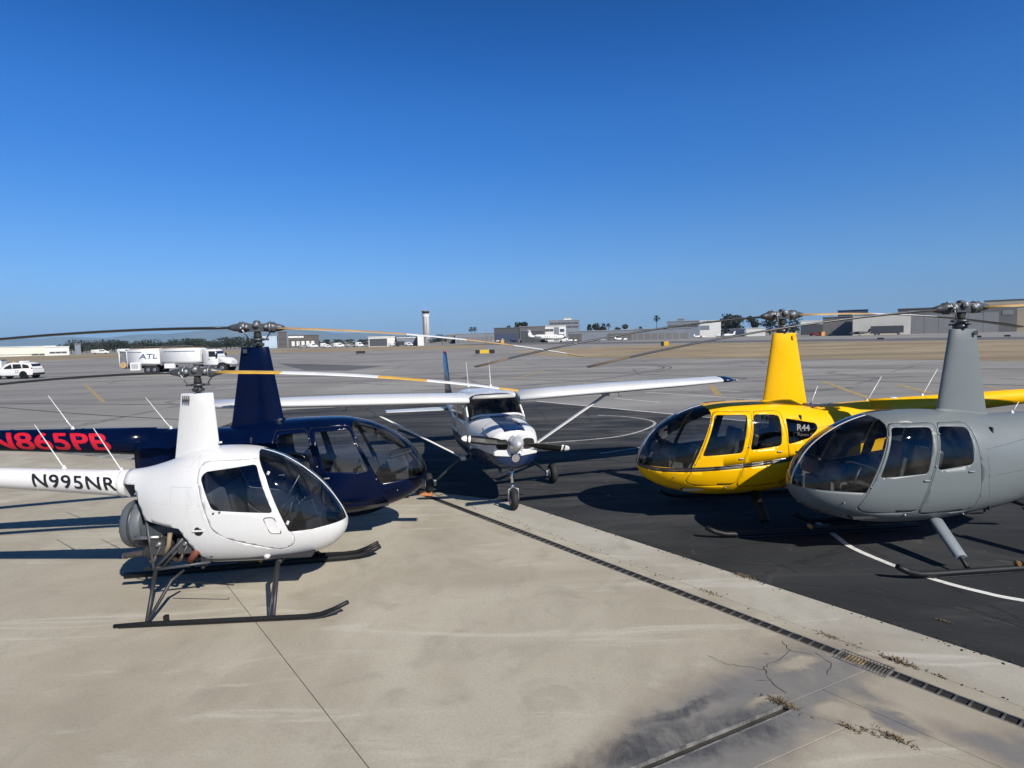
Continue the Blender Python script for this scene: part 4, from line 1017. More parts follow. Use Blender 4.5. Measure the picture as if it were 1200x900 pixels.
    G().tube([(-.55, -.33, .612), (-.83, -.30, .565)], .034, 14, caps=False).obj('tailpipe', ex, mu); G().lathe((-.825, -.30, .566), (-1, 0.1, -.16), [(0, .034), (.012, .035), (.013, .028), (.006, .027)], 14).obj('tailpipe_rim', chrome, mu)
    G().box((-.05, 0, .50), (.55, .62, .05)).obj('oil_pan_tray', cw, eng, .01); G().box((.10, 0, .72), (.03, .80, .62)).obj('firewall', dark_in, root)
    # cabin
    G().box((.72, 0, .50), (1.25, .76, .03)).obj('cabin_floor', dark_in, root); G().box((.22, 0, 1.05), (.03, .86, 1.0)).obj('bulkhead', dark_in, root)
    for y in (-.25, .25): seat(root, .58, y, .70, .42, .2, .56, seat_grey if y < 0 else leather)
    pn = G().box((1.30, .05, .72), (.20, .26, .42)).obj('instrument_console', dark_in, root, .02); G().box((1.26, .05, .98), (.20, .34, .22), ry=-.3).obj('instrument_panel', satin, pn, .02)
    for yy in (-.06, .06, .17):
        for zz in (.93, 1.03): G().lathe((1.152 - .3 * (zz - .98), yy, zz), (-1, 0, .3), [(0, .04), (.004, .04), (.005, .03)], 12).obj('gauge', greyprint if zz > 1 else black, pn)
    st = G().tube([(1.02, 0, .52), (.99, 0, .90), (1.04, 0, 1.06)], .013, 8).tube([(1.0, -.32, 1.06), (1.04, 0, 1.10), (1.0, .32, 1.06)], .012, 8).obj('cyclic_bar', satin, root)
    G().tube([(.98, -.10, 1.08), (1.16, -.05, 1.40)], .006, 6).obj('whip_rod', metal, root)
    for y in (-.32, .32): G().tube([(1.0, y, 1.07), (.99, y, .95)], .018, 8).obj('grip', rubber, st)
    for y in (-.20, -.09, .09, .20): G().box((1.36, y, .62), (.03, .07, .08), ry=-.6).obj('pedal', steel, root, .005)
    rotor(root, 2.680, 2.445, 3.86, .185, R(4.2) - YAW_W, [(1.0, bladeyel), (2.15, bladewhite), (2.74, bladeyel), (3.62, bladewhite), (9, bladeyel)], DK, .30, -.012, .80)
helicopter22()

# ================================================================== LIGHT AEROPLANE
CE = Loft([(.17, 1.37, .96, .25, 1.19, 2.6, 2.6), (.165, 1.385, .885, .31, 1.19, 2.7, 2.7), (.14, 1.41, .82, .37, 1.18, 2.8, 2.7), (.08, 1.435, .765, .415, 1.17, 2.9, 2.6), (-.10, 1.462, .71, .465, 1.16, 2.9, 2.5), (-.5, 1.50, .655, .53, 1.14, 2.9, 2.5),
           (-.92, 1.535, .61, .585, 1.12, 3.0, 2.6), (-1.02, 1.575, .60, .59, 1.12, 3.0, 2.7), (-1.3, 1.79, .595, .595, 1.13, 3.6, 2.8), (-1.50, 1.925, .59, .595, 1.14, 4.4, 2.8), (-2.2, 1.935, .59, .595, 1.15, 4.6, 2.8), (-2.9, 1.92, .61, .57, 1.15, 4.0, 2.7),
           (-3.3, 1.82, .65, .51, 1.15, 3.2, 2.5), (-3.8, 1.60, .72, .42, 1.15, 2.6, 2.4), (-4.6, 1.42, .83, .30, 1.13, 2.2, 2.2), (-6.0, 1.27, .98, .155, 1.12, 2.1, 2.1), (-7.25, 1.19, 1.08, .045, 1.13, 2, 2)])
def aeroplane():
    root = thing('light_aeroplane', 'white and blue high wing propeller plane parked nose-on between the helicopters', 'aeroplane', (-.0138, 10.3057, 0), -1.3089)
    WSC = [(-.985, 1.52), (-1.02, 1.475), (-1.13, 1.445), (-1.50, 1.83), (-1.495, 1.90), (-1.475, 2.05), (-.90, 2.05)]
    w1 = rpoly([(-1.24, 1.44), (-1.64, 1.80), (-2.10, 1.80), (-2.08, 1.40)], .05); w2 = rpoly([(-2.20, 1.40), (-2.20, 1.80), (-2.86, 1.78), (-2.98, 1.45)], .06)
    w3 = [(-3.02, 1.80), (-3.06, 2.0), (-3.62, 1.74), (-3.55, 1.60), (-3.30, 1.55)]
    door = rpoly([(-1.22, 1.38), (-1.66, 1.86), (-2.14, 1.86), (-2.13, .85), (-1.45, .80)], .06); gd = grow(door, .006)
    bm = CE.bm(70, 60)
    for p in (WSC, w1, w2, w3, door, gd): cut(bm, p)
    blue_side = [(.3, 1.03), (-2.2, 1.12), (-7.3, 1.20), (-7.3, .5), (.3, .5)]
    white_side = [(.3, 1.055), (-2.2, 1.145), (-7.3, 1.215)]
    cut(bm, blue_side[:3], closed=False); cut(bm, white_side, closed=False)
    for yy in (-.18, .19): cut_y(bm, yy, lambda c: c.x > -1.05 and c.z > 1.15)
    for zz in (1.10, 1.30): cut(bm, [(.3, zz), (-.05, zz)], closed=False)
    bm.normal_update()
    def cl(c):
        if inside(WSC, c.x, c.z): return 'ws'
        s = 'l' if c.y > 0 else 'r'
        if abs(c.y) > .2:
            if inside(w1, c.x, c.z): return 'w1' + s
            if inside(w2, c.x, c.z): return 'w2' + s
        if inside(w3, c.x, c.z): return 'w3'
        blue = c.z < (1.03 + (.3 - c.x) * .036 if c.x > -2.2 else 1.12 + (-2.2 - c.x) * .0157)
        pin = c.z < (1.055 + (.3 - c.x) * .036 if c.x > -2.2 else 1.145 + (-2.2 - c.x) * .0137)
        if abs(c.y) > .3 and inside(door, c.x, c.z): return ('db' if blue else 'dw') + s
        if abs(c.y) > .3 and inside(gd, c.x, c.z): return 'seam'
        if c.x > -.95 and c.z > 1.28 and -.18 < c.y < .19 and c.x < .13: return 'cowlstripe'
        return 'blue' if blue else ('body' if (not pin or blue) else 'pin')
    fs = classify(bm, cl)
    body = shell(fs['body'], 'fuselage', white, root, .012, dark_in); shell(fs['blue'], 'belly_panel', planeblue, root, .012, dark_in)
    shell(fs['pin'], 'pin_stripe', white, body, .012, dark_in); shell(fs['cowlstripe'], 'cowl_stripe', planeblue, body, .012, dark_in); [shell([f for f in fs['seam'] if f.calc_center_median().y * q > 0], 'door_seal', rubber, body, .008, None, -.004) for q in (-1, 1)]
    shell(fs['ws'], 'windshield', gl_clear, root, 0); shell(fs['w3'], 'rear_window', gl_clear, root, 0)
    for s in 'lr':
        d = shell(fs['dw' + s] , 'door', white, root, .012, dark_in); shell(fs['db' + s], 'door_lower_panel', planeblue, d, .012, dark_in); shell(fs['w1' + s], 'door_window', gl_clear, d, 0, None, -.003)
        shell(fs['w2' + s], 'side_window', gl_clear, root, 0, None, -.003)
        sg = 1 if s == 'l' else -1; G().box((-2.0, sg * (CE.y(-2.0, 1.24) + .008), 1.24), (.10, .016, .02)).obj('door_handle', chrome, d)
    # windshield frame, cowl lip, dashboard
    for sg in (-1, 1):
        G().tube([(-1.14, sg * (CE.y(-1.14, 1.46) + .0), 1.46), (-1.36, sg * CE.y(-1.36, 1.66), 1.66), (-1.50, sg * (CE.y(-1.50, 1.82)), 1.82)], .022, 8).obj('windshield_post', white, root)
    g = G(); q = [Vector((-.985 - .10 * (abs(y) / .5) ** 2, y, 0)) for y in [-.50 + .05 * i for i in range(21)]]
    for p in q:
        zt, zb_, hw, zw, nu, nl = CE.at(p.x); p.z = zw + (zt - zw) * max(0, 1 - (abs(p.y) / hw) ** nu) ** (1 / nu) + .004
    g.tube(q, .026, 8).obj('windshield_base_trim', white, root)
    G().box((-1.25, 0, 1.40), (.30, .96, .20)).obj('instrument_panel', dark_in, root, .03)
    G().box((-2.0, 0, .80), (2.2, .86, .03)).obj('cabin_floor', dark_in, root); G().box((-1.0, 0, 1.05), (.03, .86, .60)).obj('firewall', dark_in, root)
    for y in (-.25, .25): seat(root, -1.95, y, .98, .42, .2, .62); seat(root, -2.75, y, 1.0, .42, .2, .50)
    for y in (-.24, .24): G().tube([(-1.42, y, 1.36), (-1.55, y, 1.38)], .012, 8).tube([(-1.56, y - .15, 1.44), (-1.56, y - .12, 1.35), (-1.56, y + .12, 1.35), (-1.56, y + .15, 1.44)], .014, 8).obj('control_yoke', black, root)
    # nose: two inlets, upper and lower nose pieces, landing light, spinner, propeller
    for sg in (-1, 1):
        q = rpoly([(sg * .135, 1.10), (sg * .335, 1.12), (sg * .335, 1.275), (sg * .135, 1.29)], .06)
        G().prism(q, .14, .182, frame=(Vector((0, 0, 0)), Vector((0, 1, 0)), Vector((0, 0, 1)), Vector((1, 0, 0)))).obj('air_inlet', paint('inlet_dark', (.008, .008, .008), .8), root, .004)
        q = rpoly([(sg * .075, .985), (sg * .385, 1.02), (sg * .375, 1.105), (sg * .12, 1.085)], .03)
        g = G(); xs_ = lambda y, z: .168
        g.rings([[Vector((.10, y * 1.02, z - .01)) for y, z in q], [Vector((.165, y * 1.02, z - .004)) for y, z in q], [Vector((.190, y * .97, z)) for y, z in q]]); g.obj('nose_bowl_panel', white, root, .006)
        q = rpoly([(sg * .21, 1.315), (sg * .37, 1.305), (sg * .36, 1.395), (sg * .23, 1.425)], .04)
        # raised white cowl cheek with blue edge
        g = G(); rr = []
        for x, k, up in ((.12, .60, -.012), (.02, .9, .010), (-.18, 1.0, .018), (-.42, .92, .014), (-.62, .45, -.004)):
            zt, zb_, hw, zw, nu, nl = CE.at(x); ring = []
            for i in range(14):
                t = i / 13; y = .20 + (.24 * k) * t; y = min(y, hw * .985); z = zw + (zt - zw) * max(0, 1 - (y / hw) ** nu) ** (1 / nu)
                ring.append(Vector((x, sg * (y + up * .6 * t), z + up)))
            rr.append(ring)
        n_ = 14; vv = [p for r_ in rr for p in r_]; g.add(vv, [[i * n_ + j, i * n_ + j + 1, (i + 1) * n_ + j + 1, (i + 1) * n_ + j] for i in range(len(rr) - 1) for j in range(n_ - 1)], 0, True)
        g.obj('cowl_cheek', white, root)
    G().lathe((.10, 0, .955), (1, 0, 0), [(0, .07), (.075, .07), (.085, .062), (.086, .056), (.07, .045), (.06, .01)], 20).obj('landing_light', headlight, root)
    G().lathe((.098, 0, .955), (1, 0, 0), [(0, .076), (.07, .076), (.09, .073), (.091, .066)], 20).obj('light_rim', chrome, root)
    sp = G().lathe((.19, 0, 1.215), (1, 0, 0), [(0, .128), (.02, .132), (.08, .124), (.15, .098), (.20, .062), (.23, .03), (.238, .004)], 24).obj('spinner', silver, root)
    G().lathe((.185, 0, 1.215), (1, 0, 0), [(0, .138), (.012, .138)], 24).obj('spinner_plate', chrome, sp)
    th = .1637
    for k in (1, -1):
        rr = []; mats = []
        A = Vector((0, -math.cos(th) * k, math.sin(th) * k)); B = Vector((0, -A.z, A.y)); X = Vector((1, 0, 0))
        secs = [(.12, .06, 60), (.20, .085, 48), (.35, .13, 36), (.55, .145, 26), (.74, .135, 20), (.86, .12, 17), (.93, .085, 15), (.953, .03, 15)]
        cols = [.70, .76, .86, .90]; rs = sorted(set([a for a, _, _ in secs] + [.80, .835, .865, .905])); fc = pchip([a for a, _, _ in secs], [b for _, b, _ in secs]); fa = pchip([a for a, _, _ in secs], [c for _, _, c in secs])
        g = G()
        for r in rs:
            c = fc(r); a = R(fa(r)); D = (B * math.cos(a) + X * math.sin(a)) * (1 if k > 0 else 1); Nn = D.cross(A)
            rr.append([Vector((.27, 0, 1.215)) + A * r + D * u * c + Nn * t * c for u, t in ((.5, 0), (.25, .06), (-.15, .07), (-.5, 0), (-.15, -.03), (.25, -.03))])
        for a, b, r in zip(rr, rr[1:], rs): g.rings([a, b], 1 if (.80 <= r < .835 or r >= .865) else 0, True, False)
        g.rings([rr[0], rr[0]], 0); g.rings([rr[-1], rr[-1]], 1); g.obj('propeller_blade', [black, white], root)
    # cowl flap exhaust
    G().tube([(-.30, -.16, .74), (-.26, -.18, .66), (-.18, -.19, .60)], .034, 12).obj('exhaust_pipe', paint('exhaust_steel', (.20, .19, .18), .45, .8), root)
    # wing: one panel a side, each in one piece with tip, aileron and flap lines
    def airfoil(le, ch, z, y, inc=.03, tk=.125):
        up = [(1, 0), (.8, .030), (.6, .058), (.4, .078), (.25, .082), (.12, .066), (.05, .045), (.015, .026), (0, 0)]; lo = [(.015, -.018), (.05, -.028), (.15, -.038), (.35, -.042), (.6, -.03), (.85, -.012)]
        return [Vector((le - u * ch, y, z + t * ch * (tk / .12) - inc * (u - .25) * ch)) for u, t in up + lo]
    for sg in (-1, 1):
        secs = [(.0 + .50, -1.22, 1.63, 1.80), (1.3, -1.22, 1.63, 1.828), (2.6, -1.22, 1.63, 1.866), (4.1, -1.30, 1.36, 1.903), (5.10, -1.36, 1.16, 1.938)]
        g = G(); rr = [airfoil(le, ch, z, sg * y) for y, le, ch, z in secs]; g.rings(rr); wg = g.obj('wing', white, root)
        tip = [airfoil(le, ch, z, sg * y, tk=tk) for y, le, ch, z, tk in ((5.102, -1.36, 1.16, 1.938, .125), (5.34, -1.39, 1.09, 1.940, .115), (5.45, -1.48, .95, 1.930, .075), (5.49, -1.62, .72, 1.915, .02))]
        G().rings(tip).obj('wing_tip', planeblue, wg)
        G().lathe((-1.47, sg * 5.46, 1.945), (1, 0, 0), [(0, .02), (.04, .024), (.07, .015), (.08, .002)], 10).obj('position_light', headlight, wg)
        q = teardrop(.075, -.085, .032, 0, 16); a = Vector((-1.55, sg * .56, .66)); b = Vector((-1.62, sg * 2.52, 1.80)); d = b - a; nrm = d.cross(Vector((1, 0, 0))).normalized()
        st = G().rings([[a + d * t + Vector((p.x, 0, 0)) + nrm * p.y for p in q] for t in (0, .12, .9, 1)]).obj('wing_strut', white, root)
        G().box(tuple(a + d * .02), (.16, .10, .09)).obj('strut_fairing', white, st, .02); G().box(tuple(b - d * .03 + Vector((0, 0, .02))), (.14, .14, .09)).obj('strut_fairing', white, st, .02)
        G().tube([(-1.62, sg * 2.75, 1.81), (-1.62, sg * 2.75, 1.74), (-1.62, sg * 2.79, 1.71), (-1.62, sg * 2.83, 1.74)], .006, 6).obj('tie_down_ring', steel, wg)
        g = G()
        for y0, y1 in ((.6, 2.55), (2.62, 5.1)): g.tube([(-2.42 + .02 * (y0 > 2), sg * y0, 1.87 + .012 * y0), (-2.42 + .12 * (y0 > 2), sg * y1, 1.87 + .012 * y1)], .004, 4)
        # main gear
        lg = G().tube([(-1.70, sg * .42, .70), (-1.68, sg * .75, .55), (-1.65, sg * 1.14, .24)], [.032, .028, .024], 10).obj('main_gear_leg', paint('gear_leg_dark', (.03, .035, .05), .3) if sg > 0 else steel, root)
        wh = G().lathe((-1.65, sg * 1.27 - .075, .205), (0, 1, 0), [(0, .10), (.012, .16), (.03, .195), (.075, .207), (.12, .195), (.138, .16), (.15, .10)], 24).obj('main_wheel', rubber, root)
        G().lathe((-1.65, sg * 1.27 - .082, .205), (0, 1, 0), [(0, .03), (.002, .085), (.01, .095), (.154, .095), (.162, .085), (.164, .03)], 18).obj('wheel_rim', chrome, wh)
        G().box((-1.67, sg * 1.15, .21), (.10, .05, .11)).obj('brake_caliper', metal, wh, .008)
        q = teardrop(-6.45, -7.35, .045, 0, 20); q2 = teardrop(-6.62, -7.25, .035, 0, 20)
        G().rings([[Vector((p.x, sg * .04, 1.055 + p.y)) for p in q], [Vector((p.x, sg * 1.72, 1.055 + p.y)) for p in q2], [Vector((p.x * .98 - .14, sg * 1.76, 1.055 + p.y * .3)) for p in q2]]).obj('tailplane', white, root)
    G().rings([airfoil(-1.47, 1.38, 1.825, y, .05) for y in (-.502, 0, .502)]).obj('wing_center', white, root)
    q0 = teardrop(-5.85, -7.55, .055, 1.22, 22); q1 = teardrop(-7.02, -7.75, .032, 2.62, 22); qm = teardrop(-6.55, -7.6, .05, 1.7, 22)
    G().rings([q0, qm, q1]).obj('tail_fin', planeblue, root); G().rings([teardrop(-4.7, -6.3, .03, 1.30, 16), teardrop(-6.2, -6.5, .02, 1.55, 16)]).obj('dorsal_fin', planeblue, root)
    G().tube([(-7.35, 0, 2.60), (-7.35, 0, 2.68)], .035, 10).obj('beacon', paint('beacon_red', (.3, .01, .01), .2), root)
    antenna(root, (-2.35, .18, 2.0), (-2.45, .18, 2.52)); antenna(root, (-3.05, -.16, 1.95), (-3.25, -.16, 2.48))
    # nose gear
    ng = G().tube([(-.16, 0, .80), (-.07, 0, .42)], .032, 12).tube([(-.08, 0, .45), (-.065, 0, .38)], .040, 12).obj('nose_gear_strut', chrome, root)
    for sg in (-1, 1): G().tube([(-.065, sg * .02, .38), (-.05, sg * .085, .36), (-.03, sg * .088, .17)], .016, 8).obj('nose_fork', metal, ng)
    nw = G().lathe((-.03, -.065, .17), (0, 1, 0), [(0, .08), (.01, .13), (.03, .16), (.065, .172), (.10, .16), (.12, .13), (.13, .08)], 24).obj('nose_wheel', rubber, root)
    G().lathe((-.03, -.072, .17), (0, 1, 0), [(0, .02), (.004, .07), (.14, .07), (.144, .02)], 16).obj('wheel_rim', metal, nw)
    G().tube([(-.13, .0, .72), (-.20, .05, .56), (-.09, .03, .42)], .012, 6).obj('torque_link', steel, ng); G().tube([(-.10, -.10, .62), (-.10, .10, .62)], .016, 8).obj('steering_rod', steel, ng)
aeroplane()
# wooden chock by the aeroplane's wheel
ck = thing('wheel_chock', 'small orange-brown wheel chock beside the aeroplane wheel near the navy nose', 'chock', (-1.72, 11.50, 0), -.25)
G().prism([(-.07, 0), (.07, 0), (.03, .085), (-.03, .085)], -.13, .13, frame=(Vector((0, 0, 0)), Vector((0, 1, 0)), Vector((0, 0, 1)), Vector((1, 0, 0)))).obj('wedge', paint('chock_orange', (.42, .17, .06), .6, var=.2), ck, .006)
G().tube([(.13, 0, .06), (.25, -.04, .012), (.33, .05, .010)], .007, 6).obj('cord', paint('cord_dark', (.03, .03, .03), .8), ck)

# ================================================================== AIRFIELD BACKGROUND
def tyre(root, x, y, r, w, hubm=metal, name='wheel'):
    o = G().lathe((x, y - w / 2, r), (0, 1, 0), [(0, r * .62), (.02, r * .9), (.05, r), (w - .05, r), (w - .02, r * .9), (w, r * .62)], 20).obj(name, rubber, root)
    G().lathe((x, y - w / 2 - .01, r), (0, 1, 0), [(0, r * .25), (.02, r * .58), (w, r * .58), (w + .02, r * .25)], 16).obj('rim', hubm, o); return o
M_TW = paint('truck_white', (.70, .70, .685), .35, var=.03); M_TG = paint('truck_grey', (.16, .165, .17), .5, var=.2); M_WIN = paint('vehicle_glass', (.015, .018, .022), .08)
# fuel truck, local x = forward
tk = thing('fuel_truck', 'long white tanker truck with blue lettering parked behind the rotor heads', 'tanker truck', (-43.6, 67.4, 0), .03)
def rrect(x, hw, z0, z1, r, n=4):
    out = []
    for cx, cz, a0 in ((hw - r, z1 - r, 0), (-hw + r, z1 - r, 90), (-hw + r, z0 + r, 180), (hw - r, z0 + r, 270)):
        for i in range(n + 1):
            a = R(a0 + 90 * i / n); out.append(Vector((x, cx + r * math.cos(a), cz + r * math.sin(a))))
    return out
G().box((6.2, 0, .78), (11.6, .86, .24)).obj('chassis', black, tk)
G().rings([rrect(5.0, 1.19, 1.02, 2.78, .36), rrect(8.5, 1.19, 1.02, 2.78, .36), rrect(9.0, 1.16, 1.08, 2.74, .36), rrect(9.25, 1.02, 1.2, 2.6, .36)]).obj('tank', M_TW, tk)
rc = G().rings([rrect(1.45, 1.20, 1.0, 2.79, .30), rrect(4.99, 1.20, 1.0, 2.79, .30)]).obj('rear_tank', M_TW, tk)
G().box((4.97, 0, 1.90), (.03, 2.40, 1.72)).obj('tank_band', M_TG, tk)
G().box((5.2, 0, 2.83), (7.6, .9, .08)).obj('walkway', paint('walkway_rust', (.26, .15, .07), .7), tk)
g = G()
for x in (1.6, 3.2, 4.8, 6.4, 8.2): g.tube([(x, -.45, 2.8), (x, -.45, 3.02)], .02, 6)
g.tube([(1.6, -.45, 3.02), (8.2, -.45, 3.02)], .02, 6); g.obj('hand_rail', M_TG, tk)
for x0, x1 in ((1.5, 3.0), (5.4, 8.8)): G().box(((x0 + x1) / 2, -1.235, 2.45), (x1 - x0, .015, .05)).obj('side_rail', M_TG, tk)
rf = G().box((.95, 0, 1.75), (.75, 2.1, 1.8)).obj('pump_cabinet', M_TG, tk, .03)
for sg in (-1, 1): G().tube([(.55, sg * 1.12, .7), (.55, sg * 1.12, 2.6)], .045, 8).tube([(1.38, sg * 1.12, .7), (1.38, sg * 1.12, 2.6)], .045, 8).tube([(.55, sg * 1.12, 2.6), (1.38, sg * 1.12, 2.6)], .045, 8).obj('rear_frame', M_TW, tk)
G().lathe((.9, -1.12, 1.05), (0, 1, 0), [(0, .32), (.12, .34), (.14, .22), (.3, .22)], 16).obj('hose_reel', paint('hose_tan', (.45, .30, .13), .6), tk)
G().box((2.25, -1.12, .88), (1.05, .34, .85)).obj('valve_box', M_TW, tk, .03); G().box((2.25, -1.30, .92), (.7, .02, .5)).obj('box_door', paint('truck_light_grey', (.42, .42, .42), .5), tk)
G().box((5.9, -1.0, .85), (1.1, .3, .5)).obj('tool_box', M_TW, tk, .02); G().box((7.6, -.9, .85), (1.6, .35, .4)).obj('side_tank', M_TG, tk, .05)
for x in (3.55, 4.25):
    for y in (-1.0, 1.0): tyre(tk, x, y, .47, .30)
G().box((3.9, -1.08, 1.02), (1.9, .32, .06)).obj('mud_guard', black, tk); G().box((3.9, 1.08, 1.02), (1.9, .32, .06)).obj('mud_guard', black, tk)
g = G(); g.rings([rrect(9.55, 1.05, .75, 2.55, .18), rrect(10.75, 1.05, .75, 2.55, .22), rrect(11.15, 1.0, .75, 1.85, .2)]); cb = g.obj('cab', M_TW, tk)
G().rings([rrect(11.1, .98, .85, 1.72, .2), rrect(12.1, .88, .85, 1.55, .2), rrect(12.5, .80, .85, 1.25, .15)]).obj('hood', M_TW, tk)
for sg in (-1, 1): G().box((10.55, sg * 1.052, 2.05), (.72, .02, .62)).obj('side_window', M_WIN, cb); G().box((11.1, sg * 1.15, 1.9), (.12, .2, .45)).obj('wing_mirror', black, cb)
for sg in (-1, 1): G().box((10.2, sg * 1.055, 1.45), (.18, .03, .05)).obj('door_handle', black, cb); G().box((12.42, sg * .62, 1.12), (.10, .26, .18)).obj('headlight', headlight, tk)
G().box((10.98, 0, 2.1), (.05, 1.7, .55), ry=-.5).obj('windscreen', M_WIN, cb); G().box((12.5, 0, .72), (.18, 2.1, .28)).obj('bumper', M_TG, tk, .03)
for y in (-1.0, 1.0):
    tyre(tk, 11.6, y * 1.04, .48, .30); G().lathe((11.6, y - .16, .52), (0, 1, 0), [(0, .58), (.32, .58)], 24).obj('wheel_arch', black, tk)
text('lettering', 'ATL', .52, lambda u, v: (2.75 + u, -1.236, 1.72 + v), blueprint, tk, shear=.15, width=1.45, fat=.03, seg=.5)
# sport utility car
sv = thing('parked_car', 'white sport utility car with number 23 on its rear door at the left edge', 'car', (-53.0, 64.6, 0), math.pi + .02)
def car(root, mat, L=4.6, Wd=1.85, H=1.68, parts=True):
    h = L / 2
    prof = [(-h, .45, .95, .82), (-h + .08, .35, 1.05, .92), (-h + .9, .30, 1.08, .925), (h - 1.2, .30, .98, .925), (h - .35, .33, .88, .88), (h, .42, .70, .75)]
    G().rings([rrect(x, w * Wd / 1.85, z0, z1, .14) for x, z0, z1, w in prof]).obj('car_body', mat, root)
    prof = [(-h + .02, .95, 1.06, .78), (-h + .35, .95, H - .12, .74), (-h + .8, .95, H, .72), (.15, .95, H, .72), (.55, .95, H - .12, .74), (1.35, .9, 1.0, .82)]
    cab_ = G().rings([rrect(x, w * Wd / 1.85, z0, z1, .10) for x, z0, z1, w in prof]).obj('roof', mat, root)
    for sg in (-1, 1):
        for x0, x1 in ((-1.95, -1.25), (-1.15, -.25), (-.15, .72)):
            t0 = H - .14 if x0 > -1.9 else H - .28; t1 = H - .14 if x1 < .6 else H - .45
            G().prism([(x0, 1.08), (x1, 1.06), (x1 - .12 * (x1 > .6), t1), (x0 + .1, t0)], 0, .02, frame=(Vector((0, sg * .77 * Wd / 1.85, 0)), Vector((1, 0, 0)), Vector((0, 0, 1)), Vector((0, sg, 0)))).obj('side_window', M_WIN, cab_)
        for x in (-1.38, 1.42):
            tyre(root, x, sg * .80 * Wd / 1.85, .36, .24); G().lathe((x, sg * .80 * Wd / 1.85 - .14, .40), (0, 1, 0), [(0, .42), (.28, .42)], 20).obj('wheel_arch', black, root)
        G().box((-h + .10, sg * .80, 1.0), (.10, .14, .30)).obj('tail_light', paint('tail_red', (.25, .01, .01), .2), root)
        G().box((h - .12, sg * .62, .75), (.14, .28, .14)).obj('headlight', headlight, root)
    G().box((-h + .20, 0, 1.35), (.06, 1.2, .38), ry=.25).obj('rear_window', M_WIN, cab_)
    G().box((-h - .02, 0, .48), (.12, 1.6, .20)).obj('rear_bumper', black, root, .03)
car(sv, M_TW); G().box((-.9, 0, 1.78), (.42, .9, .16)).obj('roof_light_bar', M_TW, sv, .03); G().box((.2, 0, 1.74), (.16, .3, .12)).obj('roof_beacon', paint('beacon_amber', (.5, .35, .2), .3), sv)
text('lettering', '23', .30, lambda u, v: (-.55 - u, .945, .62 + v), greyprint, sv, fat=.03, seg=.5)
bx = thing('white_cabinet', 'white box standing behind the white car at the left edge', 'cabinet', (-60.2, 70.5, 0), .3)
G().box((0, 0, .95), (1.6, 1.2, 1.9)).obj('housing', M_TW, bx, .03); G().box((0, 0, 1.93), (1.7, 1.3, .06)).obj('lid', M_TG, bx)
# taxiway signs
M_SY = paint('sign_yellow', (.62, .40, .03), .45); M_SB = paint('sign_black', (.015, .015, .015), .45)
def sign(loc, segs, h, label, grp='taxiway signs on the far grass'):
    L = sum(w for w, _ in segs); t = thing('taxiway_sign', label, 'sign', (*loc, 0), math.atan2(loc[0], -loc[1]) + math.pi, grp); x = -L / 2
    for w, m in segs: G().box((x + w / 2, 0, h / 2 + .18), (w - .02, .22, h)).obj('sign_panel', m, t, .02); x += w
    for xx in (-L * .35, L * .35): G().tube([(xx, 0, 0), (xx, 0, .2)], .04, 6).obj('leg', M_TG, t)
sign((-4.9, 113), [(.85, M_SB), (1.75, M_SY), (1.05, M_SB)], .68, 'taxiway sign with a yellow middle between black ends')
sign((-35.4, 142), [(2.1, M_SB)], .62, 'plain black taxiway sign left of the yellow one'); sign((35.9, 141), [(.7, M_SB), (1.1, M_SY)], 1.0, 'tall yellow and black sign right of the aeroplane wing')
sign((93, 152), [(1.5, M_SB)], .4, 'low black sign just left of the grey rotor mast'); sign((120, 146), [(1.2, M_SB)], .4, 'low black sign near the right edge', ); sign((113, 146), [(1.2, M_SB)], .4, 'low black sign just right of the grey rotor mast')
def crate(loc, s, label):
    t = thing('orange_crate', label, 'crate', (*loc, 0), .4, 'orange crates by the hangars'); G().box((0, 0, s * .4), (s, s, s * .8)).obj('body', paint('crate_orange', (.52, .27, .08), .6, var=.2), t, .04); G().box((0, 0, s * .85), (s * 1.05, s * 1.05, s * .1)).obj('lid', paint('crate_orange', (.52, .27, .08), .6), t)
crate((150, 292), 2.2, 'orange crate left of the plain grey hangar wall'); crate((168, 275), 2.2, 'orange crate in front of the dark trailer'); crate((-76, 150), 1.4, 'orange crate on the grass left of the tanker truck'); crate((-5, 330), 2.0, 'orange crate in front of the white jet')

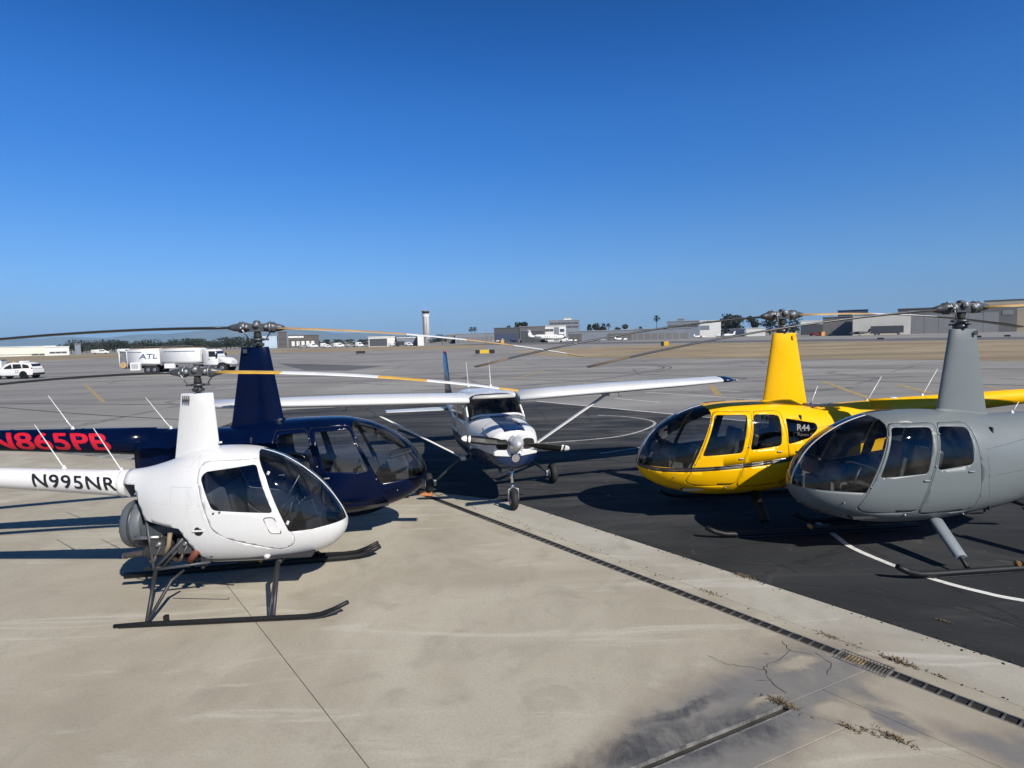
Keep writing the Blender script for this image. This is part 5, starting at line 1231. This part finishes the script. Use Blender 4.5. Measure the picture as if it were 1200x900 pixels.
# hangars and other buildings: local x runs across the view, y away from it
def building(name, label, x0, x1, d, h, wall, roof=None, depth=18, base=0.0, windows=(), door=None, panels=(), cat='building', over=.25, rt=.35, group=None):
    xc = (x0 + x1) / 2; W_ = abs(x1 - x0); ang = -math.atan2(xc, d)
    t = thing(name, label, cat, (xc, d, base), ang, group)
    G().box((0, depth / 2, (h - rt) / 2), (W_, depth, h - rt)).obj('wall', wall, t)
    G().box((0, depth / 2, h - rt / 2), (W_ + over * 2, depth + over * 2, rt)).obj('roof', roof or wall, t)
    for a, b, z0, z1, m in windows:
        f = G().box((-W_ / 2 + W_ * (a + b) / 2, -.04, h * (z0 + z1) / 2), (W_ * (b - a), .12, h * (z1 - z0))).obj('window', m, t)
        n = max(1, int(W_ * (b - a) / 2.2))
        for k in range(1, n): G().box((-W_ / 2 + W_ * (a + (b - a) * k / n), -.12, h * (z0 + z1) / 2), (.12, .06, h * (z1 - z0))).obj('mullion', roof or wall, f)
    if door:
        a, b, z1, m, n = door
        for k in range(n):
            w = W_ * (b - a) / n; G().box((-W_ / 2 + W_ * a + w * (k + .5), -.06 - .05 * (k % 2), h * z1 / 2), (w - .12, .12, h * z1)).obj('door_leaf', m, t)
        G().box((-W_ / 2 + W_ * (a + b) / 2, -.10, h * z1 + .15), (W_ * (b - a) + .6, .2, .3)).obj('door_header', M_TG, t)
    for a, b, z0, z1, m in panels: G().box((-W_ / 2 + W_ * (a + b) / 2, -.05, h * (z0 + z1) / 2), (W_ * (b - a), .14, h * (z1 - z0))).obj('wall_panel', m, t)
    return t
def bm_(n, c, **k): return paint('wall_' + n, c, .75, var=.05, scale=.15, **k)
B_W = bm_('white', (.66, .65, .60)); B_CREAM = bm_('cream', (.62, .59, .51)); B_G = bm_('grey', (.155, .148, .135)); B_BG = bm_('blue_grey', (.17, .19, .22)); B_DK = bm_('dark', (.055, .058, .065)); B_BEI = bm_('beige', (.52, .44, .31)); B_LB = bm_('light_blue', (.36, .44, .52)); B_BR = bm_('brown', (.085, .07, .06)); B_DOOR = bm_('door_grey', (.25, .25, .25)); B_NAVY = bm_('navy', (.03, .045, .085)); B_RF = bm_('roof_grey', (.27, .28, .29)); B_MG = bm_('mid_grey', (.10, .097, .09))
building('hangar', 'long cream hangar at the far left edge', -280, -230.6, 298, 4.9, B_CREAM, B_W, windows=[(.05, .9, .15, .22, B_RF), (.80, .93, .05, .2, B_DK)])
building('hangar', 'short white hangar next to the long cream one', -230.2, -220.4, 300, 4.4, B_W, B_W, windows=[(.2, .9, .22, .42, B_DK)])
building('office_building', 'narrow blue block at the end of the white hangars', -219.6, -217.2, 305, 5.6, B_BG, B_BG)
building('office_building', 'pale blue glazed block behind the navy rotor mast', -172, -162, 420, 8.3, B_LB, B_W, windows=[(.05, .95, .12, .85, B_LB)])
building('office_building', 'dark brown tower block right of the navy rotor head', -161.2, -155.6, 420, 11.2, B_BR, B_BR, windows=[(.1, .9, .2, .3, B_DK), (.1, .9, .5, .6, B_DK)])
building('terminal_building', 'brown terminal with white arches right of the navy rotor head', -155.2, -135, 424, 8.6, B_BR, B_BR, windows=[(.10 + .16 * k, .20 + .16 * k, .12, .5, B_W) for k in range(5)], panels=[(.0, .5, .78, .92, B_W)])
building('hangar', 'white hangar with a dark open front left of the control tower', -76.7, -62.8, 327, 5.4, B_W, B_W, panels=[(.03, .70, .05, .80, B_DK)])
building('hangar', 'low grey hangar at the foot of the control tower', -60.6, -49.2, 322, 4.6, B_BG, B_W); building('office_building', 'white block beside the control tower foot', -49, -45.8, 318, 5.6, B_W, B_W)
building('hangar', 'small grey hangar right of the control tower', -43.9, -37.5, 417, 6.4, B_G, B_RF, windows=[(.1, .8, .1, .6, B_MG)])
building('hangar', 'long pale grey hangar right of the control tower', -36.6, -10.3, 399, 6.6, B_BG, B_RF, windows=[(.04 + .12 * k, .12 + .12 * k, .1, .62, B_G) for k in range(8)])
building('hangar', 'dark hangar with a flat roof left of the white jet', -10.1, 5.0, 368, 9.2, B_DK, B_MG, windows=[(.06, .94, .05, .6, B_NAVY)])
building('hangar', 'dark blue-grey hangar behind the tail of the white jet', 4.8, 18.6, 326, 8.9, B_MG, B_BG, door=(.06, .94, .72, B_DK, 4))
t = building('office_building', 'white and grey office with window bands behind the white jet', 20.6, 33.9, 371, 9.6, B_W, B_W, windows=[(.05, .42, .64, .80, B_DK), (.05, .42, .28, .44, B_DK), (.72, .92, .60, .78, B_NAVY), (.72, .92, .22, .44, B_NAVY)], panels=[(.45, .68, .05, .9, B_BG)])
building('office_building', 'stepped grey block rising above the white office', 24.7, 44.7, 392, 13.6, B_BG, B_RF, windows=[(.05, .95, .80, .88, B_DK), (.05, .95, .62, .70, B_DK)]); building('roof_house', 'pale plant room on top of the stepped grey block', 35, 40, 397, 15.2, B_W, B_RF, depth=8)
building('hangar', 'long low grey hangar right of the white jet', 28.4, 60.2, 301, 5.5, B_BG, B_RF, door=(.02, .22, .7, B_MG, 3), windows=[(.62, .99, .08, .70, B_MG)])
building('hangar', 'long pale hangar left of the yellow mast', 60.5, 98, 330, 6.0, B_BG, B_RF, windows=[(.05 + .1 * k, .12 + .1 * k, .08, .55, B_G) for k in range(9)])
building('office_building', 'blue-grey block with a roof house left of the dark trees', 98.7, 118.3, 381, 10.8, B_BG, B_RF, windows=[(.05, .95, .62, .76, B_DK)]); building('roof_house', 'little plant room on the blue-grey block', 106, 110, 384, 12.4, B_BG, B_RF, depth=6)
building('office_building', 'white square block left of the dark trees', 118.6, 131, 378, 10.6, B_W, B_W, panels=[(.0, .45, .45, .7, B_BG)])
building('hangar', 'dark blue shed in front of the dark trees', 137.5, 146.5, 380, 5.0, B_NAVY, B_BG, door=(.05, .95, .8, B_NAVY, 5)); building('hangar', 'white shed in front of the dark trees', 146.8, 157.8, 376, 5.2, B_W, B_W)
building('hangar', 'white roofed hangar right of the yellow mast', 180.6, 196, 375, 8.9, B_DK, B_W, panels=[(.0, 1, .72, .98, B_W)]); building('hangar', 'plain grey hangar wall right of the yellow mast', 149.6, 165.8, 288, 9.0, B_G, B_G)
building('hangar', 'cream hangar behind the dark trailer', 150.3, 171.8, 263, 9.4, B_CREAM, B_W); building('roof_house', 'dark flat plant deck on the roofs left of the grey mast', 200, 216, 368, 14.5, B_NAVY, B_NAVY, base=0)
building('hangar', 'large grey hangar with wide doors behind the grey mast', 178.6, 222, 273, 11.9, B_G, B_G, door=(.115, .86, .74, B_DOOR, 6), panels=[(.885, .97, .62, .78, B_DOOR)])
building('hangar', 'beige hangar at the right edge', 222.6, 246, 275, 11.8, B_BEI, B_BEI, windows=[(.22, .30, .38, .44, B_BR), (.58, .66, .38, .44, B_BR)]); building('office_building', 'tan block above the beige hangar at the right edge', 276, 305, 348, 17.6, B_BEI, B_BR)
tr = thing('trailer', 'dark box trailer in front of the cream hangar', 'trailer', (160.5, 258, 0), -.55); G().box((0, 0, 2.4), (12, 2.6, 3.0)).obj('box', B_DK, tr, .05); G().box((-1, 0, .8), (11, 2.2, .2)).obj('chassis', black, tr)
for x in (-4.2, -3.0, 4.2): tyre(tr, x, -1.1, .5, .3); tyre(tr, x, 1.1, .5, .3)
# control tower
ct = thing('control_tower', 'tall white airport control tower with a dark glazed cab', 'control tower', (-97.6, 700, 0), 0)
G().lathe((0, 0, 0), (0, 0, 1), [(0, 4.1), (29.5, 3.7), (30.5, 4.3), (31.8, 4.3)], 16).obj('shaft', bm_('tower_white', (.74, .73, .69)), ct)
G().lathe((0, 0, 31.8), (0, 0, 1), [(0, 4.6), (.9, 4.8), (1.0, 3.9)], 16).obj('gallery', B_W, ct); G().lathe((0, 0, 32.7), (0, 0, 1), [(0, 3.7), (2.7, 4.5)], 12, smooth=False).obj('glazed_cab', M_WIN, ct)
G().lathe((0, 0, 35.3), (0, 0, 1), [(0, 4.9), (.8, 4.9), (1.0, 3.2), (1.5, 3.0)], 16).obj('cab_roof', B_G, ct); G().tube([(0, 0, 36.6), (0, 0, 39.2)], .15, 6).obj('mast', B_W, ct)
for k in (-1, 1): G().box((k * 1.4, -3.95, 15), (.25, .3, 29)).obj('rib', B_RF, ct)

# parked planes in the distance (local x = nose)
def small_plane(loc, L, label, rz, mat=M_TW, jet=False, stripe=None, grp='small aircraft parked by the far hangars'):
    t = thing('parked_plane', label, 'plane', (*loc, 0), rz, grp); s = L / 10; z = 1.25 * s
    prof = [(5.0, .05, .0), (4.7, .28, .0), (3.6, .62, .05), (1, .72, .12), (-2, .62, .2), (-4.2, .25, .35), (-5, .06, .45)]
    G().rings([[Vector((x * s, r * s * math.cos(a), z + (dz + r * math.sin(a)) * s)) for a in [2 * math.pi * i / 12 for i in range(12)]] for x, r, dz in prof]).obj('fuselage', mat, t)
    zw = z + (.62 * s if not jet else -.35 * s)
    for sg in (-1, 1): G().rings([[Vector(((.8 * s + p.x * 1.6 * s) - (.0 if y < 1 else (1.6 if jet else .2)) * s, sg * y * s, zw + p.y * s + (.25 if jet else .1) * s * y / 5)) for p in teardrop(.5, -.5, .06, 0, 10)] for y in (.3, 4.9)]).obj('wing', mat, t)
    G().prism([(-3.7 * s, z + .4 * s), (-4.9 * s, z + .5 * s), (-5.3 * s, z + 2.1 * s), (-4.6 * s, z + 2.1 * s)], -.06 * s, .06 * s, frame=(Vector((0, 0, 0)), Vector((1, 0, 0)), Vector((0, 0, 1)), Vector((0, 1, 0)))).obj('tail_fin', stripe or mat, t)
    zt = z + (2.0 * s if jet else .5 * s)
    G().box((-4.9 * s, 0, zt), (.7 * s, 3.2 * s, .08 * s)).obj('tailplane', mat, t)
    G().rings([[Vector((x * s, y * s, z + zz * s)) for y, zz in ((-.5, .28), (-.4, .66), (.4, .66), (.5, .28))] for x in (3.5, 2.6)] if jet else [[Vector((x * s, y * s, z + zz * s)) for y, zz in ((-.69, .2), (-.5, .78), (.5, .78), (.69, .2))] for x in (2.0, .4)]).obj('cockpit_window', M_WIN, t)
    if jet:
        for sg in (-1, 1): G().lathe((-1.6 * s, sg * .95 * s, z + .5 * s), (-1, 0, 0), [(0, .26 * s), (.1 * s, .34 * s), (1.2 * s, .34 * s), (1.8 * s, .2 * s)], 12).obj('engine', mat, t)
        for k in range(6): G().box((2.4 * s - k * .6 * s, -.66 * s, z + .28 * s), (.2 * s, .1 * s, .18 * s)).obj('cabin_window', M_WIN, t)
    for x, y in ((3.6, 0), (-.2, 1.1), (-.2, -1.1)): G().tube([(x * s, y * s, z), (x * s, y * s, .25)], .08 * s, 6).obj('gear_leg', M_TG, t); tyre(t, x * s, y * s, .25 * s, .16 * s)
small_plane((19.2, 318), 20, 'white business jet parked before the white office', .05, jet=True)
small_plane((-8, 350), 8, 'small white plane left of the business jet', 2.6); small_plane((1.5, 345), 7.5, 'small white plane just behind the business jet tail', 1.0, stripe=planeblue); small_plane((10.5, 342), 6, 'tiny grey plane between two others left of the jet', 2.2, mat=B_RF)
small_plane((29.5, 292), 6.5, 'small white plane right of the business jet nose', .6); small_plane((41, 282), 6.5, 'small white plane second right of the business jet', 2.6); small_plane((52, 285), 7, 'small white plane third right of the business jet', .4)
small_plane((109, 308), 10, 'white plane with raised tail left of the yellow mast', 2.9); small_plane((133, 290), 8, 'white plane right of the yellow mast', 2.4); small_plane((151, 262), 8.5, 'black plane in front of the cream hangar', 2.9, mat=B_DK); small_plane((100, 320), 7, 'small white plane below the blue-grey block', .3)
# parked vans and cars far off
def van(loc, mat, label, L=5.2, H=2.2):
    t = thing('parked_van', label, 'van', (*loc, 0), -math.atan2(loc[0], loc[1]) + rnd.uniform(-.2, .2), 'vans and cars parked along the far hangars')
    G().rings([rrect(-L / 2, .95, .45, H, .2), rrect(L * .18, .95, .45, H, .2), rrect(L * .36, .93, .45, H * .58, .15), rrect(L / 2, .85, .45, H * .5, .12)]).obj('body', mat, t)
    G().box((L * .10, -.97, H * .72), (L * .3, .04, H * .24)).obj('side_window', M_WIN, t)
    for x in (-L * .3, L * .3):
        for y in (-.85, .85): G().lathe((x, y - .1, .36), (0, 1, 0), [(0, .36), (.2, .36)], 12).obj('wheel', rubber, t)
for k, (u, d, m) in enumerate([(-101, 332, M_TW), (-95, 334, M_TW), (-89, 335, B_RF), (-83.5, 333, M_TW), (-61.5, 318, M_TW), (-57, 317, B_DK), (-53.5, 316, M_TW), (-118, 360, M_TW), (-124, 362, B_RF), (-110, 356, M_TW)]):
    van((u, d), m, 'pale van in the row %s' % ['left of the open white hangar', 'nearest left of the open white hangar', 'in the gap left of the open white hangar', 'touching the open white hangar', 'below the low grey hangar', 'dark among the pale ones by the low grey hangar', 'closest to the control tower foot', 'well left of the open white hangar', 'at the far left end of the row', 'in the middle of the row of vans'][k], 6 if k % 3 else 4.4, 2.6 if k % 2 else 1.9)
for k, (u, d) in enumerate([(-216, 318), (-205, 322), (-197, 325), (-186, 330)]):
    van((u, d), M_TW, ['white truck just right of the short white hangar', 'second white truck right of the short white hangar', 'third white truck right of the short white hangar', 'white truck furthest from the short white hangar'][k], 8, 2.3)
van((146, 291), paint('car_red', (.35, .01, .02), .35), 'small red car before the plain grey hangar wall', 4.2, 1.5)
# hazy hills far beyond the trees
def hills(name, pts, d, mat):
    g = G(); top = []; n = len(pts); v = []
    for x, h in pts: v += [(x, d, 0), (x, d + 900, h), (x, d + 2600, h * .5)]
    f = [[3 * i + a, 3 * i + 3 + a, 3 * i + 4 + a, 3 * i + 1 + a] for i in range(n - 1) for a in (0, 1)]
    g.add(v, f, 0, True); return tag(g.obj(name, mat), kind='structure')
r_ = random.Random(4)
hl = []; x = -11500
while x < 1000:
    e = max(0, 1 - abs((x + 6300) / 5600) ** 2.2); hl.append((x, 25 + 265 * e * (.82 + .18 * math.sin(x * .0011) + .06 * math.sin(x * .0047)) + r_.uniform(-8, 8))); x += 180
hills('hills', hl, 9500, mat_plain('hill_scrub', (.10, .105, .085), (.16, .15, .12), .002))

# trees
M_LF = [paint('leaf_dark', (.018, .025, .013), .8, var=.3), paint('leaf_mid', (.032, .042, .021), .8, var=.3), paint('leaf_dry', (.058, .056, .032), .8, var=.3)]
M_BARK = paint('bark', (.07, .055, .04), .9, var=.3)
def tree(loc, h, w, label, seed, kind='tree', grp='trees beyond the airfield', mi=(0, 0, 1)):
    rr = random.Random(seed); nm = {'tree': 'broadleaf_tree', 'palm': 'palm_tree', 'pine': 'cypress_tree'}[kind]
    t = thing(nm, label, 'palm' if kind == 'palm' else 'tree', (*loc, 0), rr.uniform(0, 6), grp); g = G(); k = max(.42, h / 18)
    if kind == 'palm':
        G().tube([(0, 0, 0), (.1 * rr.uniform(-1, 1), 0, h * .5), (.25, 0, h * .86)], [.32, .22, .2], 8).obj('trunk', M_BARK, t)
        for i in range(46):
            a = rr.uniform(0, 6.28); el = rr.uniform(-.9, 1.1); L = w * .5 * rr.uniform(.8, 1.1); c = Vector((.25, 0, h * .86)); d = Vector((math.cos(a) * math.cos(el), math.sin(a) * math.cos(el), math.sin(el))); sd = Vector((-math.sin(a), math.cos(a), 0)) * .22
            m = c + d * L * .6 + Vector((0, 0, .08 * L)); e = c + d * L - Vector((0, 0, .30 * L)); g.add([c - sd * .3, c + sd * .3, m + sd * 1.5, m - sd * 1.5, e], [[0, 1, 2, 3], [3, 2, 4]], rr.choice((0, 1)))
        g.obj('crown', M_LF, t); return
    tr_ = G().tube([(0, 0, 0), (0, 0, h * .3), (.2 * k, .1 * k, h * .6)], [.028 * h, .022 * h, .008 * h], 7)
    for i in range(5):
        a = rr.uniform(0, 6.28); tr_.tube([(0, 0, h * rr.uniform(.2, .4)), (math.cos(a) * w * .28, math.sin(a) * w * .28, h * rr.uniform(.5, .75))], [.012 * h, .004 * h], 5)
    tr_.obj('trunk', M_BARK, t)
    lob = []
    for i in range(10 if kind == 'tree' else 4):
        if kind == 'pine': lob.append((Vector((0, 0, h * (.25 + .18 * i))), w * .5 * (1 - .18 * i), h * .16))
        else: a = rr.uniform(0, 6.28); q = rr.uniform(.1, .32) * w; lob.append((Vector((math.cos(a) * q, math.sin(a) * q, h * rr.uniform(.20, .84))), w * rr.uniform(.22, .34), h * rr.uniform(.12, .18)))
    for i in range(620):
        c, rx, rz = rr.choice(lob); d = Vector((rr.gauss(0, 1), rr.gauss(0, 1), rr.gauss(0, 1))).normalized() * rr.uniform(.55, 1.05); p = c + Vector((d.x * rx, d.y * rx, d.z * rz)); s_ = rr.uniform(.55, 1.25) * k
        u = Vector((rr.gauss(0, 1), rr.gauss(0, 1), rr.gauss(0, 1))).normalized(); v = u.cross(Vector((rr.gauss(0, 1), rr.gauss(0, 1), rr.gauss(0, 1)))).normalized()
        g.add([p - u * s_, p + v * s_ * .7, p + u * s_, p - v * s_ * .7], [[0, 1, 2, 3]], rr.choice(mi))
    g.obj('crown', M_LF, t)
X = lambda u, d: d * (u - 600) / 706.6
ORD = 'first second third fourth fifth sixth seventh eighth ninth tenth eleventh twelfth thirteenth fourteenth fifteenth sixteenth seventeenth eighteenth nineteenth twentieth'.split()
def TL(n):
    o = ORD[n] if n < 20 else 'twenty-' + ORD[n - 20] if n < 29 else 'thirtieth' if n == 29 else 'thirty-' + ORD[n - 30]
    return '%s dark tree right of the narrow blue block in the left tree line' % (o if n != 19 else 'twentieth')
n_ = 0; u = 86
while u < 306:
    d = rnd.uniform(415, 470); h = rnd.uniform(6.2, 9.6); w = rnd.uniform(12, 18)
    tree((X(u, d) * 1.0, d), h, w, TL(n_), 100 + n_, grp='trees in the line behind the tanker truck'); n_ += 1; u += rnd.uniform(4.5, 8)
for k, (u, h, w) in enumerate([(398, 6.0, 10), (412, 5.2, 9), (384, 5.4, 10), (428, 4.8, 9), (375, 5.0, 9)]): tree((X(u, 440), 440), h, w, ['low tree midway between the brown terminal and the open white hangar', 'low tree second left of the open white hangar', 'low tree second right of the brown terminal', 'low tree nearest left of the open white hangar', 'low tree nearest right of the brown terminal'][k], 300 + k, grp='low trees right of the brown terminal')
for k, (u, h, w, lab, kd) in enumerate([(554, 11.6, 4.6, 'left palm of the pair right of the control tower', 'palm'), (558.5, 11.3, 4.6, 'right palm of the pair right of the control tower', 'palm'), (598, 12.2, 5, 'single palm above the dark flat hangar', 'palm'), (609, 14.8, 6, 'left bare crowned tree above the dark flat hangar', 'tree'), (616, 14.2, 6, 'right bare crowned tree above the dark flat hangar', 'tree'),
        (692, 11.6, 6, 'dark pointed tree right of the stepped grey block', 'pine'), (700, 12.6, 6.5, 'bushy tree right of the pointed one', 'tree'), (707, 12.2, 6, 'second bushy tree right of the pointed one', 'tree'), (714, 11.6, 4.8, 'palm beside the bushy trees', 'palm'),
        (726, 8.6, 6, 'low tree right of the palm', 'tree'), (735, 10.8, 6, 'rounded tree over the long pale hangar', 'tree'), (745, 8.8, 5, 'small tree over the long pale hangar', 'tree'), (752, 8.6, 4, 'short palm over the long pale hangar', 'palm'), (770.6, 16.4, 6.5, 'tall lone palm standing against the sky', 'palm'),
        (785, 8.5, 9, 'low tree left of the blue-grey block', 'tree')]):
    tree((X(u, 430), 430), h, w, lab, 400 + k, kd)
for k, u in enumerate((444, 452, 461, 470, 479, 486, 512, 519, 528, 541, 566, 575)):
    tree((X(u, 470), 470), 5.8 + 1.6 * ((k * 7) % 5) / 4, 9 + (k * 5) % 4, ['low tree behind the left end of the open white hangar', 'low tree behind the right end of the open white hangar', 'first low tree left of the control tower', 'second low tree left of the control tower', 'third low tree left of the control tower', 'fourth low tree left of the control tower', 'first low tree right of the control tower', 'second low tree right of the control tower', 'low tree over the small grey hangar', 'low tree over the left end of the long pale grey hangar', 'low tree just right of the palm pair', 'second low tree right of the palm pair'][k], 600 + k)
def pole(u, d, h, label):
    t = thing('light_pole', label, 'light pole', (X(u, d), d, 0), -math.atan2(X(u, d), d), 'light poles by the far hangars')
    G().tube([(0, 0, 0), (0, 0, h)], [.14, .08], 6).obj('post', M_TG, t); G().box((0, 0, h), (1.8, .4, .16)).obj('lamp_head', B_RF, t)
for u, d, h, lab in ((352, 330, 9, 'light pole before the terminal with arches'), (411, 335, 9, 'light pole among the row of vans'), (520, 330, 10, 'light pole right of the control tower'), (571, 320, 9.5, 'light pole before the long pale grey hangar'), (672, 300, 10, 'light pole right of the white jet'), (722, 300, 9.5, 'light pole before the long low grey hangar'), (806, 300, 10, 'light pole before the blue-grey block'), (975, 262, 9, 'light pole before the plain grey hangar wall'), (1068, 258, 10, 'light pole at the left corner of the large grey hangar')):
    pole(u, d, h, lab)
for k, (u, d, h, w, lab) in enumerate([(849, 400, 14.2, 12, 'left of the three big dark trees by the white block'), (857, 405, 16.0, 13, 'middle and tallest of the three big dark trees'), (866, 398, 14.6, 11, 'right of the three big dark trees'), (882, 410, 14.0, 10, 'dark tree between the big three and the yellow mast'), (903, 420, 12.5, 12, 'dark tree behind the yellow rotor head'), (930, 420, 11.5, 12, 'dark tree right of the yellow rotor head')]):
    tree((X(u, d), d), h, w, lab, 500 + k)

# ================================================================== HAZE: one closed box of thin air round everything
HM = bpy.data.materials.new('haze_air'); HM.use_nodes = True; ht = HM.node_tree; ht.nodes.clear()
ho = ht.nodes.new('ShaderNodeOutputMaterial'); hv = ht.nodes.new('ShaderNodeVolumePrincipled')
hv.inputs['Density'].default_value = 7e-5; hv.inputs['Color'].default_value = (.40, .70, 1.0, 1); hv.inputs['Anisotropy'].default_value = 0.0
ht.links.new(hv.outputs[0], ho.inputs['Volume'])
tag(G().box((0, 0, 192), (29000, 29000, 386.2)).obj('haze', HM), kind='stuff')
